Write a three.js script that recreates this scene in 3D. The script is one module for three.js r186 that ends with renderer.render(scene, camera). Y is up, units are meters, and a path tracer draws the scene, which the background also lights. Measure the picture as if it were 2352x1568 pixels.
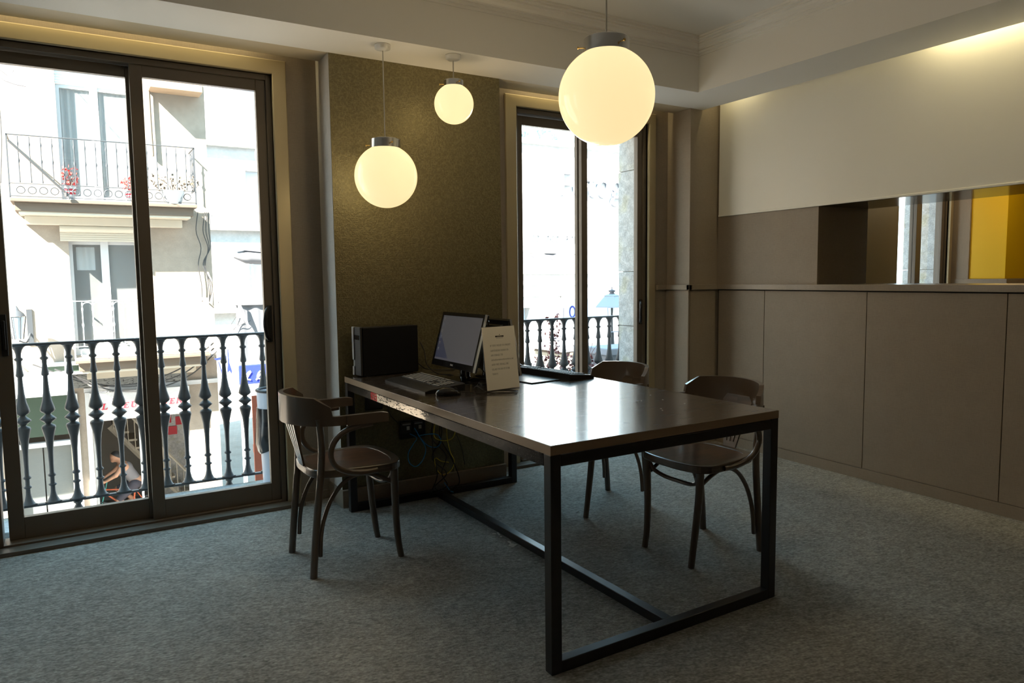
import * as THREE from 'three';
import { RoundedBoxGeometry } from 'three/addons/geometries/RoundedBoxGeometry.js';
import { mergeGeometries, mergeVertices, toCreasedNormals } from 'three/addons/utils/BufferGeometryUtils.js';
import { MarchingCubes } from 'three/addons/objects/MarchingCubes.js';
import { FontLoader } from 'three/addons/loaders/FontLoader.js';
import { TextGeometry } from 'three/addons/geometries/TextGeometry.js';
import { RectAreaLightUniformsLib } from 'three/addons/lights/RectAreaLightUniformsLib.js';

// ------------------------------------------------------------------ camera, sky, sun, exposure
const scene = new THREE.Scene();
const camera = new THREE.PerspectiveCamera(2 * Math.atan(784 / 1659.449) * 180 / Math.PI, 2352 / 1568, 0.05, 200);
camera.rotation.order = 'YXZ';
camera.position.set(0, 1.2715, 0);
camera.rotation.set(-0.0873, -0.5466, -0.0119);
scene.add(camera);

const renderer = new THREE.WebGLRenderer({ antialias: true });
renderer.toneMapping = THREE.LinearToneMapping;
renderer.toneMappingExposure = 1.42;
renderer.shadowMap.enabled = true;
renderer.shadowMap.type = THREE.PCFSoftShadowMap;
RectAreaLightUniformsLib.init();

const SKY = 3.4, SUN = 46;
{ // clear sky: pale at the horizon, bluer overhead
  const h = 128, d = new Float32Array(4 * 4 * h);
  for (let j = 0; j < h; j++) {
    const el = ((j + 0.5) / h - 0.5) * Math.PI, t = Math.pow(Math.max(0, Math.sin(el)), 0.55);
    const c = [SKY * (0.9 - 0.48 * t), SKY * (1.06 - 0.17 * t), SKY * (1.12 + 0.06 * t)];
    for (let i = 0; i < 4; i++) d.set([...c, 1], 4 * (j * 4 + i));
  }
  const t = new THREE.DataTexture(d, 4, h, THREE.RGBAFormat, THREE.FloatType);
  t.mapping = THREE.EquirectangularReflectionMapping; t.magFilter = t.minFilter = THREE.LinearFilter; t.needsUpdate = true;
  scene.background = t;
}
const sun = new THREE.DirectionalLight(new THREE.Color(1, 0.94, 0.84), SUN);
sun.position.set(-1.5, 1.5, 0.8).multiplyScalar(16).add(new THREE.Vector3(4, -1, -12));
sun.target.position.set(4, -1, -12);
Object.assign(sun.shadow.camera, { left: -22, right: 22, top: 18, bottom: -18, near: 1, far: 80 });
sun.shadow.mapSize.set(4096, 4096); sun.shadow.bias = -0.0005;
scene.add(sun, sun.target);

// ------------------------------------------------------------------ helpers
let seed = 7;
const rnd = () => { seed = (seed * 1664525 + 1013904223) >>> 0; return seed / 4294967296; };
const rr = (a, b) => a + (b - a) * rnd();
const V = (x, y, z) => new THREE.Vector3(x, y, z);
const clamp = (x, a = 0, b = 1) => Math.min(b, Math.max(a, x));
const lerp = (a, b, t) => a + (b - a) * t;
const names = {};
const numbered = (n) => { const k = names[n] = (names[n] ?? -1) + 1; return k ? n + '_' + String(k).padStart(3, '0') : n; };
function clean(g) {
  const o = g.index ? g.toNonIndexed() : g;
  for (const k of Object.keys(o.attributes)) if (!['position', 'normal', 'uv'].includes(k)) o.deleteAttribute(k);
  if (!o.attributes.normal) o.computeVertexNormals();
  if (!o.attributes.uv) o.setAttribute('uv', new THREE.BufferAttribute(new Float32Array(o.attributes.position.count * 2), 2));
  o.morphAttributes = {}; o.clearGroups();
  return o;
}
const merge = (gs) => (Array.isArray(gs) ? (gs.length > 1 ? mergeGeometries(gs.map(clean)) : gs[0]) : gs);
function obj(name, gs, m, parent) {
  const o = new THREE.Mesh(merge(gs), m); o.name = name; parent.add(o); return o;
}
function thing(name, label, category, pos = [0, 0, 0], turn = 0, group) {
  const o = new THREE.Group(); o.name = numbered(name); o.position.set(...pos); o.rotation.y = turn;
  o.userData = { label, category }; if (group) o.userData.group = group;
  scene.add(o); return o;
}
function struct(name, label, category, gs, m) {
  const o = gs ? new THREE.Mesh(merge(gs), m) : new THREE.Group();
  o.name = name; o.userData = { label, category, kind: 'structure' }; scene.add(o); return o;
}
// box from min corner to max corner, optionally with rounded edges
function bx(x0, x1, y0, y1, z0, z1, r = 0) {
  const w = Math.abs(x1 - x0), h = Math.abs(y1 - y0), d = Math.abs(z1 - z0);
  const g = r ? new RoundedBoxGeometry(w, h, d, 2, Math.min(r, w / 2.01, h / 2.01, d / 2.01)) : new THREE.BoxGeometry(w, h, d);
  return g.translate((x0 + x1) / 2, (y0 + y1) / 2, (z0 + z1) / 2);
}
// uv in metres from the dominant axis of each face
function metre(g, s = 1) {
  const o = clean(g), p = o.attributes.position, u = new Float32Array(p.count * 2), a = V(), b = V(), c = V();
  for (let i = 0; i < p.count; i += 3) {
    a.fromBufferAttribute(p, i); b.fromBufferAttribute(p, i + 1); c.fromBufferAttribute(p, i + 2);
    const n = b.clone().sub(a).cross(c.clone().sub(a)), ax = Math.abs(n.x), ay = Math.abs(n.y), az = Math.abs(n.z);
    [a, b, c].forEach((q, k) => {
      const uv = ay >= ax && ay >= az ? [q.x, -q.z] : ax >= az ? [q.z, q.y] : [q.x, q.y];
      u[2 * (i + k)] = uv[0] / s; u[2 * (i + k) + 1] = uv[1] / s;
    });
  }
  o.setAttribute('uv', new THREE.BufferAttribute(u, 2)); return o;
}
const lathe = (pts, seg = 24) => new THREE.LatheGeometry(pts.map((p) => new THREE.Vector2(p[0], p[1])), seg);
const cyl = (r0, r1, y0, y1, seg = 20) => new THREE.CylinderGeometry(r1, r0, y1 - y0, seg).translate(0, (y0 + y1) / 2, 0);
// round rod through points, with a radius that may change, closed at both ends
function rod(pts, rad, n = 24, m = 8, closed = false) {
  const c = new THREE.CatmullRomCurve3(pts.map((p) => V(...p)), closed, 'centripetal');
  const f = c.computeFrenetFrames(n, closed), pos = [], idx = [];
  for (let i = 0; i <= n; i++) {
    const t = i / n, p = c.getPointAt(t), r = typeof rad === 'function' ? rad(t) : rad;
    for (let j = 0; j < m; j++) {
      const a = (j / m) * Math.PI * 2, q = p.clone().addScaledVector(f.normals[i], Math.cos(a) * r).addScaledVector(f.binormals[i], Math.sin(a) * r);
      pos.push(q.x, q.y, q.z);
    }
  }
  for (let i = 0; i < n; i++) for (let j = 0; j < m; j++) {
    const a = i * m + j, b = i * m + (j + 1) % m, d = a + m, e = b + m;
    idx.push(a, b, d, b, e, d);
  }
  if (!closed) for (const [i, flip] of [[0, false], [n, true]]) {
    const p = c.getPointAt(i / n), k = pos.length / 3; pos.push(p.x, p.y, p.z);
    for (let j = 0; j < m; j++) { const a = i * m + j, b = i * m + (j + 1) % m; flip ? idx.push(k, a, b) : idx.push(k, b, a); }
  }
  const g = new THREE.BufferGeometry(); g.setAttribute('position', new THREE.Float32BufferAttribute(pos, 3)); g.setIndex(idx);
  return toCreasedNormals(g, 0.9);
}
// upright band that follows a plan path: path(t) -> [x, z]; lower and upper edge and thickness may change along it
function band(path, y0, y1, th, n = 32) {
  const pos = [], idx = [], F = (f, t) => (typeof f === 'function' ? f(t) : f);
  for (let i = 0; i <= n; i++) {
    const t = i / n, e = 1e-3, [x, z] = path(t), [xa, za] = path(Math.max(0, t - e)), [xb, zb] = path(Math.min(1, t + e));
    const l = Math.hypot(xb - xa, zb - za) || 1, nx = -(zb - za) / l, nz = (xb - xa) / l, h = F(th, t) / 2, a = F(y0, t), b = F(y1, t);
    for (const [s, y] of [[-1, a], [1, a], [1, b], [-1, b]]) pos.push(x + nx * h * s, y, z + nz * h * s);
  }
  for (let i = 0; i < n; i++) for (let j = 0; j < 4; j++) {
    const a = i * 4 + j, b = i * 4 + (j + 1) % 4; idx.push(a, a + 4, b, b, a + 4, b + 4);
  }
  idx.push(0, 1, 2, 0, 2, 3); const k = n * 4; idx.push(k, k + 2, k + 1, k, k + 3, k + 2);
  const g = new THREE.BufferGeometry(); g.setAttribute('position', new THREE.Float32BufferAttribute(pos, 3)); g.setIndex(idx);
  return toCreasedNormals(g, 0.6);
}
// flat outline in x/y given as points, extruded along z by d, centred on z = 0
function plate(pts, d, holes = [], bevel = 0) {
  const s = pts instanceof THREE.Shape ? pts : new THREE.Shape(pts.map((p) => new THREE.Vector2(...p)));
  for (const h of holes) s.holes.push(h instanceof THREE.Path ? h : new THREE.Path(h.map((p) => new THREE.Vector2(...p))));
  return new THREE.ExtrudeGeometry(s, { depth: d - 2 * bevel, bevelEnabled: bevel > 0, bevelSize: bevel, bevelThickness: bevel, bevelSegments: 2, curveSegments: 10 }).translate(0, 0, -d / 2 + bevel);
}
const rect = (x0, x1, y0, y1) => [[x0, y0], [x1, y0], [x1, y1], [x0, y1]];

// tiling value noise on a lattice of period p
function noise2(p, s) {
  const a = new Float32Array(p * p); let q = s * 9301 + 49297;
  for (let i = 0; i < a.length; i++) { q = (q * 1664525 + 1013904223) >>> 0; a[i] = q / 4294967296; }
  return (u, v) => {
    const x = u * p, y = v * p, xi = Math.floor(x), yi = Math.floor(y), fx = x - xi, fy = y - yi;
    const sx = fx * fx * (3 - 2 * fx), sy = fy * fy * (3 - 2 * fy), m = (k) => ((k % p) + p) % p;
    const g = (i, j) => a[m(j) * p + m(i)];
    return lerp(lerp(g(xi, yi), g(xi + 1, yi), sx), lerp(g(xi, yi + 1), g(xi + 1, yi + 1), sx), sy);
  };
}
function tex(w, h, fn, srgb, repeat = [1, 1]) {
  const d = new Uint8Array(w * h * 4);
  for (let j = 0; j < h; j++) for (let i = 0; i < w; i++) {
    const c = fn(i / w, j / h), k = 4 * (j * w + i);
    if (typeof c === 'number') d[k] = d[k + 1] = d[k + 2] = clamp(c) * 255; else for (let n = 0; n < 3; n++) d[k + n] = clamp(c[n]) * 255;
    d[k + 3] = 255;
  }
  const t = new THREE.DataTexture(d, w, h, THREE.RGBAFormat);
  t.wrapS = t.wrapT = THREE.RepeatWrapping; t.magFilter = THREE.LinearFilter; t.minFilter = THREE.LinearMipmapLinearFilter; t.generateMipmaps = true;
  if (srgb) t.colorSpace = THREE.SRGBColorSpace;
  t.repeat.set(...repeat); t.needsUpdate = true; return t;
}
const lin = (r, g, b) => new THREE.Color().setRGB(r, g, b);
const std = (c, o = {}) => new THREE.MeshStandardMaterial({ color: Array.isArray(c) ? lin(...c) : c, roughness: 0.6, metalness: 0, ...o });
const phy = (c, o = {}) => new THREE.MeshPhysicalMaterial({ color: Array.isArray(c) ? lin(...c) : c, roughness: 0.5, metalness: 0, ...o });

// ------------------------------------------------------------------ materials
const carpetTex = (() => { // grey heather loop carpet: short slanted flecks of light and dark yarn over soft patches
  const a = noise2(340, 1), b = noise2(170, 2), c = noise2(12, 3), d = noise2(37, 4), n = noise2(512, 5);
  return tex(2048, 2048, (u, v) => {
    const f = 0.42 * a(u * 1 + v * 1, v * 2) + 0.3 * b(u + v, v * 2) + 0.28 * n(u, v), w = 0.6 * c(u, v) + 0.4 * d(u, v);
    const k = 0.535 + 0.38 * (f - 0.5) + 0.075 * (w - 0.5);
    return [k * 1.01, k * 1.0, k * 0.965];
  }, true, [1 / 3, 1 / 3]);
})();
const carpetBump = (() => { const a = noise2(340, 1), b = noise2(512, 6); return tex(1024, 1024, (u, v) => 0.5 * a(u + v, v * 2) + 0.5 * b(u, v), false, [1 / 1.5, 1 / 1.5]); })();
const paperTex = (() => { // crackled, faintly metallic wall covering
  const a = noise2(64, 11), b = noise2(128, 12), c = noise2(256, 13);
  const r = (x) => 1 - Math.abs(2 * x - 1);
  return tex(1024, 1024, (u, v) => 0.5 * Math.pow(r(a(u, v)), 3) + 0.35 * Math.pow(r(b(u, v)), 3) + 0.3 * c(u, v), false, [1 / 0.7, 1 / 0.7]);
})();
const paperCol = (() => {
  const a = noise2(64, 11), b = noise2(128, 12), c = noise2(400, 14), r = (x) => 1 - Math.abs(2 * x - 1);
  return tex(1024, 1024, (u, v) => { const k = 0.9 + 0.14 * Math.pow(r(a(u, v)), 3) - 0.12 * (c(u, v) - 0.5) + 0.08 * Math.pow(r(b(u, v)), 3); return [0.47 * k, 0.44 * k, 0.33 * k]; }, true, [1 / 0.7, 1 / 0.7]);
})();
const grainTex = (base, amp, s) => { // wood grain running along u
  const a = noise2(8, s), b = noise2(160, s + 1), c = noise2(24, s + 2);
  return tex(512, 512, (u, v) => {
    const k = 1 + amp * (b(u * 0.06, v) - 0.5) + amp * 0.8 * (c(u * 0.15, v) - 0.5) + 0.25 * amp * (a(u, v) - 0.5);
    return base.map((q) => q * k);
  }, true);
};
const linenTex = (() => { const a = noise2(256, 31), b = noise2(256, 32), c = noise2(6, 33); return tex(512, 512, (u, v) => { const k = 0.97 + 0.05 * (a(u, v * 0.1) - 0.5) + 0.05 * (b(u * 0.1, v) - 0.5) + 0.03 * (c(u, v) - 0.5); return [k, k, k]; }, true, [2.5, 2.5]); })();
const stoneTex = (() => { const a = noise2(16, 41), b = noise2(64, 42), c = noise2(256, 43), e = noise2(8, 44); return tex(512, 512, (u, v) => { const p = c(u, v) > 0.86 ? -0.14 : 0, k = 0.8 + 0.12 * (a(u, v) - 0.5) + 0.12 * (b(u, v) - 0.5) + 0.1 * (c(u, v) - 0.5) + p; const w = Math.max(0, e(u, v) - 0.62) * 0.5; return [k, k * (1 - 0.08 * w), k * (0.985 - 0.5 * w)]; }, true, [1.6, 1.6]); })();
const plasterTex = (() => { const a = noise2(9, 51), b = noise2(40, 52), c = noise2(200, 53); return tex(512, 512, (u, v) => { const k = 0.94 + 0.07 * (a(u, v) - 0.5) + 0.05 * (b(u, v) - 0.5) + 0.04 * (c(u, v) - 0.5); return [k, k, k]; }, true, [0.35, 0.35]); })();
const scuffRough = (() => { // table top: fine brushed scuffs
  const a = noise2(300, 61), b = noise2(20, 62), c = noise2(90, 63);
  return tex(1024, 1024, (u, v) => { const k = 0.25 + 0.07 * (a(u * 0.08, v) - 0.5) + 0.02 * (b(u, v) - 0.5) + 0.02 * (c(u * 0.3, v) - 0.5); return [k, k, k]; }, false, [0.6, 0.6]);
})();
const M = {
  carpet: std(0xffffff, { map: carpetTex, bumpMap: carpetBump, bumpScale: 0.003, roughness: 0.95 }),
  paper: phy(0xffffff, { map: paperCol, bumpMap: paperTex, bumpScale: 0.0011, roughness: 0.27, metalness: 0.6 }),
  taupe: phy([0.295, 0.242, 0.186], { map: linenTex, roughness: 0.42, specularIntensity: 0.7 }),
  plaster: std([0.60, 0.56, 0.51], { map: linenTex, roughness: 0.55 }),
  casing: phy([0.50, 0.42, 0.27], { roughness: 0.36, metalness: 0.55 }),
  white: std([0.78, 0.77, 0.745], { roughness: 0.85 }),
  panelWhite: std([0.80, 0.79, 0.73], { roughness: 0.45 }),
  gap: std([0.02, 0.018, 0.015], { roughness: 0.9 }),
  frame: phy([0.11, 0.09, 0.07], { roughness: 0.4 }),
  glass: phy(0xffffff, { transmission: 1, thickness: 0, roughness: 0, ior: 1.5 }),
  blackPlastic: phy([0.012, 0.012, 0.013], { roughness: 0.4, specularIntensity: 0.6 }),
  blackGloss: phy([0.008, 0.008, 0.009], { roughness: 0.12 }),
  darkPlastic: phy([0.03, 0.03, 0.032], { roughness: 0.5 }),
  iron: phy([0.055, 0.062, 0.07], { roughness: 0.5, metalness: 0.2 }),
  steel: phy([0.6, 0.6, 0.6], { roughness: 0.22, metalness: 1 }),
  chrome: phy([0.75, 0.75, 0.74], { roughness: 0.15, metalness: 1 }),
  brass: phy([0.75, 0.52, 0.2], { roughness: 0.25, metalness: 1 }),
  tableFrame: phy([0.012, 0.012, 0.014], { roughness: 0.3 }),
  tableTop: phy([0.036, 0.028, 0.023], { roughness: 1, roughnessMap: scuffRough, ior: 1.6, clearcoat: 1, clearcoatRoughness: 0.13 }),
  tableEdge: phy([0.27, 0.185, 0.115], { roughness: 0.35 }),
  wood: phy(0xffffff, { map: grainTex([0.3, 0.25, 0.205], 0.3, 71), roughness: 0.3, clearcoat: 0.8, clearcoatRoughness: 0.18 }),
  seatWood: phy(0xffffff, { map: grainTex([0.31, 0.228, 0.182], 0.4, 75), roughness: 0.3, clearcoat: 0.4, clearcoatRoughness: 0.2 }),
  stone: std([0.74, 0.74, 0.75], { map: stoneTex, bumpMap: stoneTex, bumpScale: 0.006, roughness: 0.9 }),
  slabStone: std([0.55, 0.56, 0.6], { map: stoneTex, roughness: 0.85 }),
};
// ------------------------------------------------------------------ room shell
const XR = 4.1565, SKEW = -0.0425;                       // right wall: where it passes z = -3, and how far it is turned
const ZN = -4.12, ZP = -3.885, SY = 2.479;               // window wall, front of the piers, underside of the soffit
const W1 = { x0: -0.368, x1: 0.994 }, W2 = { x0: 2.549, x1: 3.699 }, W4 = { x0: -2.65, x1: -1.35 }, W3 = { x0: 6.75, x1: 7.84 }, YT = 2.388;

struct('floor', 'grey heather carpet over the whole room', 'floor', metre(bx(-3.6, 4.4, -0.3, 0, -4.2, 2.4)), M.carpet);
{
  const c = struct('ceiling', 'flat white ceiling inside the dropped soffit', 'ceiling');
  obj('ceiling_slab', bx(-3.6, 9.2, 2.8, 3.1, -4.45, 2.4), M.white, c);
  // stepped plaster cornice on the two visible sides
  const prof = [[0, 0], [0.1, 0], [0.1, -0.012], [0.088, -0.012], [0.088, -0.022], [0.07, -0.024], [0.07, -0.034], [0.056, -0.034], [0.05, -0.046], [0.034, -0.056], [0.034, -0.064], [0.02, -0.064], [0.02, -0.078], [0.008, -0.08], [0.008, -0.094], [0, -0.094]];
  const run = (len) => new THREE.ExtrudeGeometry(new THREE.Shape(prof.map((p) => new THREE.Vector2(...p))), { depth: len, bevelEnabled: false });
  const turn = (g, x, z) => g.applyMatrix4(new THREE.Matrix4().makeBasis(V(...x), V(0, 1, 0), V(...z)));
  obj('cornice', turn(run(7.2), [0, 0, 1], [-1, 0, 0]).translate(3.614, 2.8, -3.534), M.white, c);
  obj('cornice', turn(run(5.734), [-1, 0, 0], [0, 0, -1]).translate(3.614, 2.8, 2.2), M.white, c);
  const s = struct('trim_1', 'dropped white soffit running round the ceiling with a hidden light trough', 'soffit');
  obj('soffit_board', [bx(-3.6, 1.24, SY, SY + 0.02, -3.534, ZP), bx(1.24, 4.0177, SY, SY + 0.02, -3.534, ZP), bx(3.614, 4.0177, SY, SY + 0.02, -3.534, 2.2)], M.white, s);
  obj('soffit_face', [bx(-3.6, 3.634, SY + 0.02, 2.8, -3.534, -3.554), bx(3.614, 3.634, SY + 0.02, 2.8, -3.534, 2.2)], M.white, s);
}
struct('wall_left', 'taupe side wall beyond the left edge of the picture', 'wall', metre(bx(-3.6, -3.4, 0, 2.8, -4.12, 2.4)), M.taupe);
struct('wall_rear', 'taupe wall behind the camera', 'wall', metre(bx(-3.6, 4.4, 0, 2.8, 2.2, 2.4)), M.taupe);

const wb = struct('wall_back', 'window wall with taupe lining and an olive papered pier', 'wall');
obj('lining', metre(plate(rect(-3.6, 4.7, 0, 2.8), 0.07, [rect(W4.x0, W4.x1, 0, YT), rect(W1.x0, W1.x1, 0, YT), rect(W2.x0, W2.x1, 0, YT)]).translate(0, 0, ZN - 0.035)), M.taupe, wb);
obj('pier', metre(bx(1.24, 2.296, 0, 2.8, ZP - 0.003, ZN)), M.plaster, wb);
obj('wallpaper', metre(bx(1.241, 2.295, 0.1, 2.8, ZP, ZP - 0.003)), M.paper, wb);
obj('pier', metre(bx(-1.15, -0.64, 0, 2.8, ZP, ZN)), M.plaster, wb);
obj('niche_ceiling', [metre(bx(-0.64, 1.24, SY, SY + 0.012, ZP, -4.065)), metre(bx(2.296, 3.9, SY, SY + 0.012, ZP, -4.065))], phy([0.52, 0.44, 0.31], { roughness: 0.5 }), wb);
obj('corner_pillar', metre(bx(3.9, 4.25, 0, 2.8, ZP, ZN)), M.taupe, wb);
{
  const d = struct('trim_2', 'narrow taupe dado ledge round the corner pillar', 'dado rail');
  obj('ledge', [bx(3.87, 4.17, 1.17, 1.208, ZP + 0.03, ZP, 0.003), bx(3.87, 3.9, 1.17, 1.208, ZN, ZP + 0.03, 0.003), bx(3.784, 3.9, 1.17, 1.208, ZN, ZN + 0.03, 0.003)].map((g) => metre(g)), M.taupe, d);
  obj('corner_bead', bx(3.889, 3.9, 0.0, 1.17, ZP, ZP + 0.004), M.taupe, d);
  obj('panel', [metre(bx(3.905, 4.17, 0.07, 1.165, ZP, ZP + 0.006)), metre(bx(3.892, 3.9, 0.07, 1.165, ZN, ZP - 0.004))], M.taupe, d);
  const b = struct('baseboard_back', 'low skirting board under the olive papered pier', 'baseboard');
  obj('board', [metre(bx(1.234, 2.3, 0, 0.1, ZP + 0.022, ZP - 0.003, 0.003)), metre(bx(1.234, 1.24, 0, 0.1, ZP, ZN)), metre(bx(1.078, 1.24, 0, 0.05, ZN + 0.012, ZN))], M.taupe, b);
}
const wr = struct('wall_right', 'side wall with taupe panels below a ledge, a white upper panel and a wide opening', 'wall');
wr.position.set(XR, 0, -3); wr.rotation.y = SKEW;
{
  const lacquer = phy([0.07, 0.06, 0.05], { roughness: 0.1 });
  obj('core', bx(0.012, 0.5, 0, 1.17, -1.05, 5.2), M.gap, wr);
  const joints = [-0.872, -0.43, 0.362, 1.154, 1.946, 2.738, 3.53, 4.322, 5.2];
  for (let i = 0; i < joints.length - 1; i++) obj('dado_panel', metre(bx(0, 0.014, 0.069, 1.163, joints[i] + 0.002, joints[i + 1] - 0.002, 0.0015)), M.taupe, wr);
  obj('skirting', metre(bx(-0.002, 0.014, 0, 0.067, -0.872, 5.2)), M.taupe, wr);
  obj('ledge', metre(bx(-0.03, 0.53, 1.17, 1.208, -0.87, 5.2, 0.003)), phy([0.295, 0.242, 0.186], { map: linenTex, roughness: 0.25 }), wr);
  obj('upper_wall', metre(bx(0, 0.5, 1.208, 2.8, -1.05, 0)), M.taupe, wr);
  obj('lintel', metre(bx(0, 0.5, 1.716, 2.8, 0, 5.2)), M.taupe, wr);
  obj('lintel_soffit', bx(0.002, 0.5, 1.711, 1.716, 0, 5.2), lacquer, wr);
  obj('end_wall', metre(bx(0, 0.5, 1.208, 1.716, 4.0, 5.2)), M.taupe, wr);
  obj('upper_panel', metre(bx(-0.014, 0, 1.711, 2.8, -0.868, 5.2, 0.002)), M.panelWhite, wr);
  obj('panel_lip', bx(-0.018, 0, 1.711, 1.724, -0.868, 5.2, 0.002), M.panelWhite, wr);
}

// ------------------------------------------------------------------ windows
function mitred(x0, x1, yt, w, prof) { // three-sided casing: prof = [[distance from outer edge, z], ...]
  const pos = [], P = (s) => [[x0 - w + s, 0], [x0 - w + s, yt + w - s], [x1 + w - s, yt + w - s], [x1 + w - s, 0]];
  for (let k = 0; k < prof.length - 1; k++) {
    const a = P(prof[k][0]), b = P(prof[k + 1][0]), za = prof[k][1], zb = prof[k + 1][1];
    for (let i = 0; i < 3; i++) {
      const q = [[...a[i], za], [...b[i], zb], [...b[i + 1], zb], [...a[i + 1], za]];
      for (const j of [0, 1, 2, 0, 2, 3]) pos.push(...q[j]);
    }
  }
  const g = new THREE.BufferGeometry(); g.setAttribute('position', new THREE.Float32BufferAttribute(pos, 3));
  return toCreasedNormals(g, 0.5);
}
const casingProf = [[0, ZN], [0.0005, ZN + 0.002], [0.006, ZN + 0.009], [0.03, ZN + 0.014], [0.06, ZN + 0.02], [0.076, ZN + 0.022], [0.08, ZN + 0.019], [0.08, ZN - 0.05]];
function sash(parent, x0, x1, sl, sr, y0, y1, rb, rt, zf, glassLabel) {
  const d = 0.036, g = [bx(x0, x0 + sl, y0, y1, zf, zf - d, 0.003), bx(x1 - sr, x1, y0, y1, zf, zf - d, 0.003), bx(x0 + sl, x1 - sr, y0, y0 + rb, zf - 0.001, zf - d, 0.002), bx(x0 + sl, x1 - sr, y1 - rt, y1, zf - 0.001, zf - d, 0.002)];
  const s = obj('sash', g, M.frame, parent);
  obj('pane', bx(x0 + sl - 0.005, x1 - sr + 0.005, y0 + rb - 0.005, y1 - rt + 0.005, zf - 0.016, zf - 0.020), M.glass, s).userData.label = glassLabel;
  return s;
}
function bowHandle(s, x, y0, y1, z, dir) { // black pull handle: back plate and a bowed grip
  const h = obj('handle', [bx(x - 0.015, x + 0.015, y0, y1, z, z + 0.007, 0.0034), rod([[x, y0 + 0.012, z], [x + dir * 0.02, y0 + 0.03, z + 0.03], [x + dir * 0.032, (y0 + y1) / 2, z + 0.042], [x + dir * 0.02, y1 - 0.03, z + 0.03], [x, y1 - 0.012, z]], 0.011, 24, 10)], M.blackPlastic, s);
  h.userData.label = 'black bowed pull handle';
  for (const y of [y0 + 0.008, y1 - 0.008]) obj('screw', new THREE.SphereGeometry(0.003, 8, 6).translate(x, y, z + 0.006), M.chrome, s);
}
function windowOf(n, label, W) {
  const w = struct('window_' + n, label, 'window');
  const c = obj('casing', mitred(W.x0, W.x1, YT, 0.08, casingProf), M.casing, w); c.material.side = THREE.DoubleSide;
  obj('frame', [bx(W.x0, W.x0 + 0.028, 0, YT, ZN - 0.012, ZN - 0.12, 0.002), bx(W.x1 - 0.028, W.x1, 0, YT, ZN - 0.012, ZN - 0.12, 0.002), bx(W.x0 + 0.028, W.x1 - 0.028, YT - 0.03, YT, ZN - 0.012, ZN - 0.12, 0.002), bx(W.x0 + 0.028, W.x1 - 0.028, 0, 0.03, ZN + 0.0, ZN - 0.12, 0.002)], M.frame, w);
  obj('threshold', bx(W.x0 - 0.08, W.x1 + 0.08, 0, 0.02, ZN + 0.085, ZN, 0.003), M.frame, w);
  return w;
}
{
  const w = windowOf(1, 'wide sliding balcony window on the left with dark bronze frames', W1);
  const s = sash(w, 0.308, 0.965, 0.058, 0.051, 0.03, 2.358, 0.1, 0.058, ZN - 0.024, 'clear glass of the right sliding leaf');
  bowHandle(s, 0.938, 0.934, 1.137, ZN - 0.024, -1);
  const l = sash(w, -0.319, 0.343, 0.064, 0.05, 0.03, 2.355, 0.105, 0.055, ZN - 0.068, 'clear glass of the left sliding leaf');
  obj('handle', [bx(-0.295, -0.268, 0.93, 1.13, ZN - 0.068, ZN - 0.058, 0.004), bx(-0.288, -0.276, 0.96, 1.1, ZN - 0.058, ZN - 0.05, 0.003)], M.blackPlastic, l).userData.label = 'black recessed pull';
}
{
  const w = windowOf(2, 'narrower sliding balcony window to the right of the papered pier', W2);
  const s = sash(w, 3.11, 3.68, 0.051, 0.055, 0.03, 2.358, 0.1, 0.062, ZN - 0.024, 'clear glass of the right sliding leaf');
  bowHandle(s, 3.655, 0.915, 1.1, ZN - 0.024, -1);
  sash(w, 2.571, 3.155, 0.075, 0.05, 0.03, 2.355, 0.105, 0.06, ZN - 0.068, 'clear glass of the left sliding leaf');
}
{
  const w = windowOf(3, 'sliding window of the next room seen through the opening in the right wall', W3);
  sash(w, 7.3, W3.x1 - 0.03, 0.09, 0.05, 0.03, 2.341, 0.116, 0.062, ZN - 0.024, 'clear glass of the right sliding leaf');
  sash(w, W3.x0 + 0.02, 7.36, 0.05, 0.05, 0.03, 2.335, 0.122, 0.06, ZN - 0.068, 'clear glass of the left sliding leaf');
}

{
  const w = windowOf(4, 'further sliding window of the same wall, outside the left edge of the picture', W4);
  sash(w, -2.02, W4.x1 - 0.03, 0.057, 0.05, 0.03, 2.341, 0.116, 0.062, ZN - 0.024, 'clear glass of the right sliding leaf');
  sash(w, W4.x0 + 0.03, -1.98, 0.05, 0.05, 0.03, 2.335, 0.122, 0.06, ZN - 0.068, 'clear glass of the left sliding leaf');
}

// ------------------------------------------------------------------ next room beyond the opening
{
  const yellow = phy([0.8, 0.5, 0.004], { roughness: 0.5 }), olive = phy([0.2, 0.16, 0.09], { roughness: 0.5 });
  struct('floor_next', 'carpet of the next room beyond the opening', 'floor', metre(bx(4.4, 9.2, -0.3, 0, -4.2, 2.4)), M.carpet);
  const n = struct('wall_next', 'walls of the next room with a dark dado and a yellow upper part', 'wall');
  obj('lining', plate(rect(4.7, 9.2, 0, 2.8), 0.07, [rect(W3.x0, W3.x1, 0, YT)]).translate(0, 0, ZN - 0.035), olive, n);
  obj('yellow_pier', bx(7.95, 9.1, 1.208, 2.8, -3.61, -3.95, 0.004), yellow, n);
  obj('brown_reveal', bx(7.93, 9.1, 1.208, 2.8, -3.95, ZN), M.taupe, n);
  obj('pier_dado', bx(7.92, 9.1, 0, 1.208, -3.58, ZN, 0.004), M.taupe, n);
  obj('olive_pier', bx(4.9, 6.55, 0, 2.8, ZP, ZN, 0.003), olive, n);
  obj('far_wall', bx(9.0, 9.2, 0, 2.8, -4.12, 2.4), yellow, n);
  obj('rear_wall', bx(4.6, 9.2, 0, 2.8, 2.2, 2.4), M.taupe, n);
}

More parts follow.
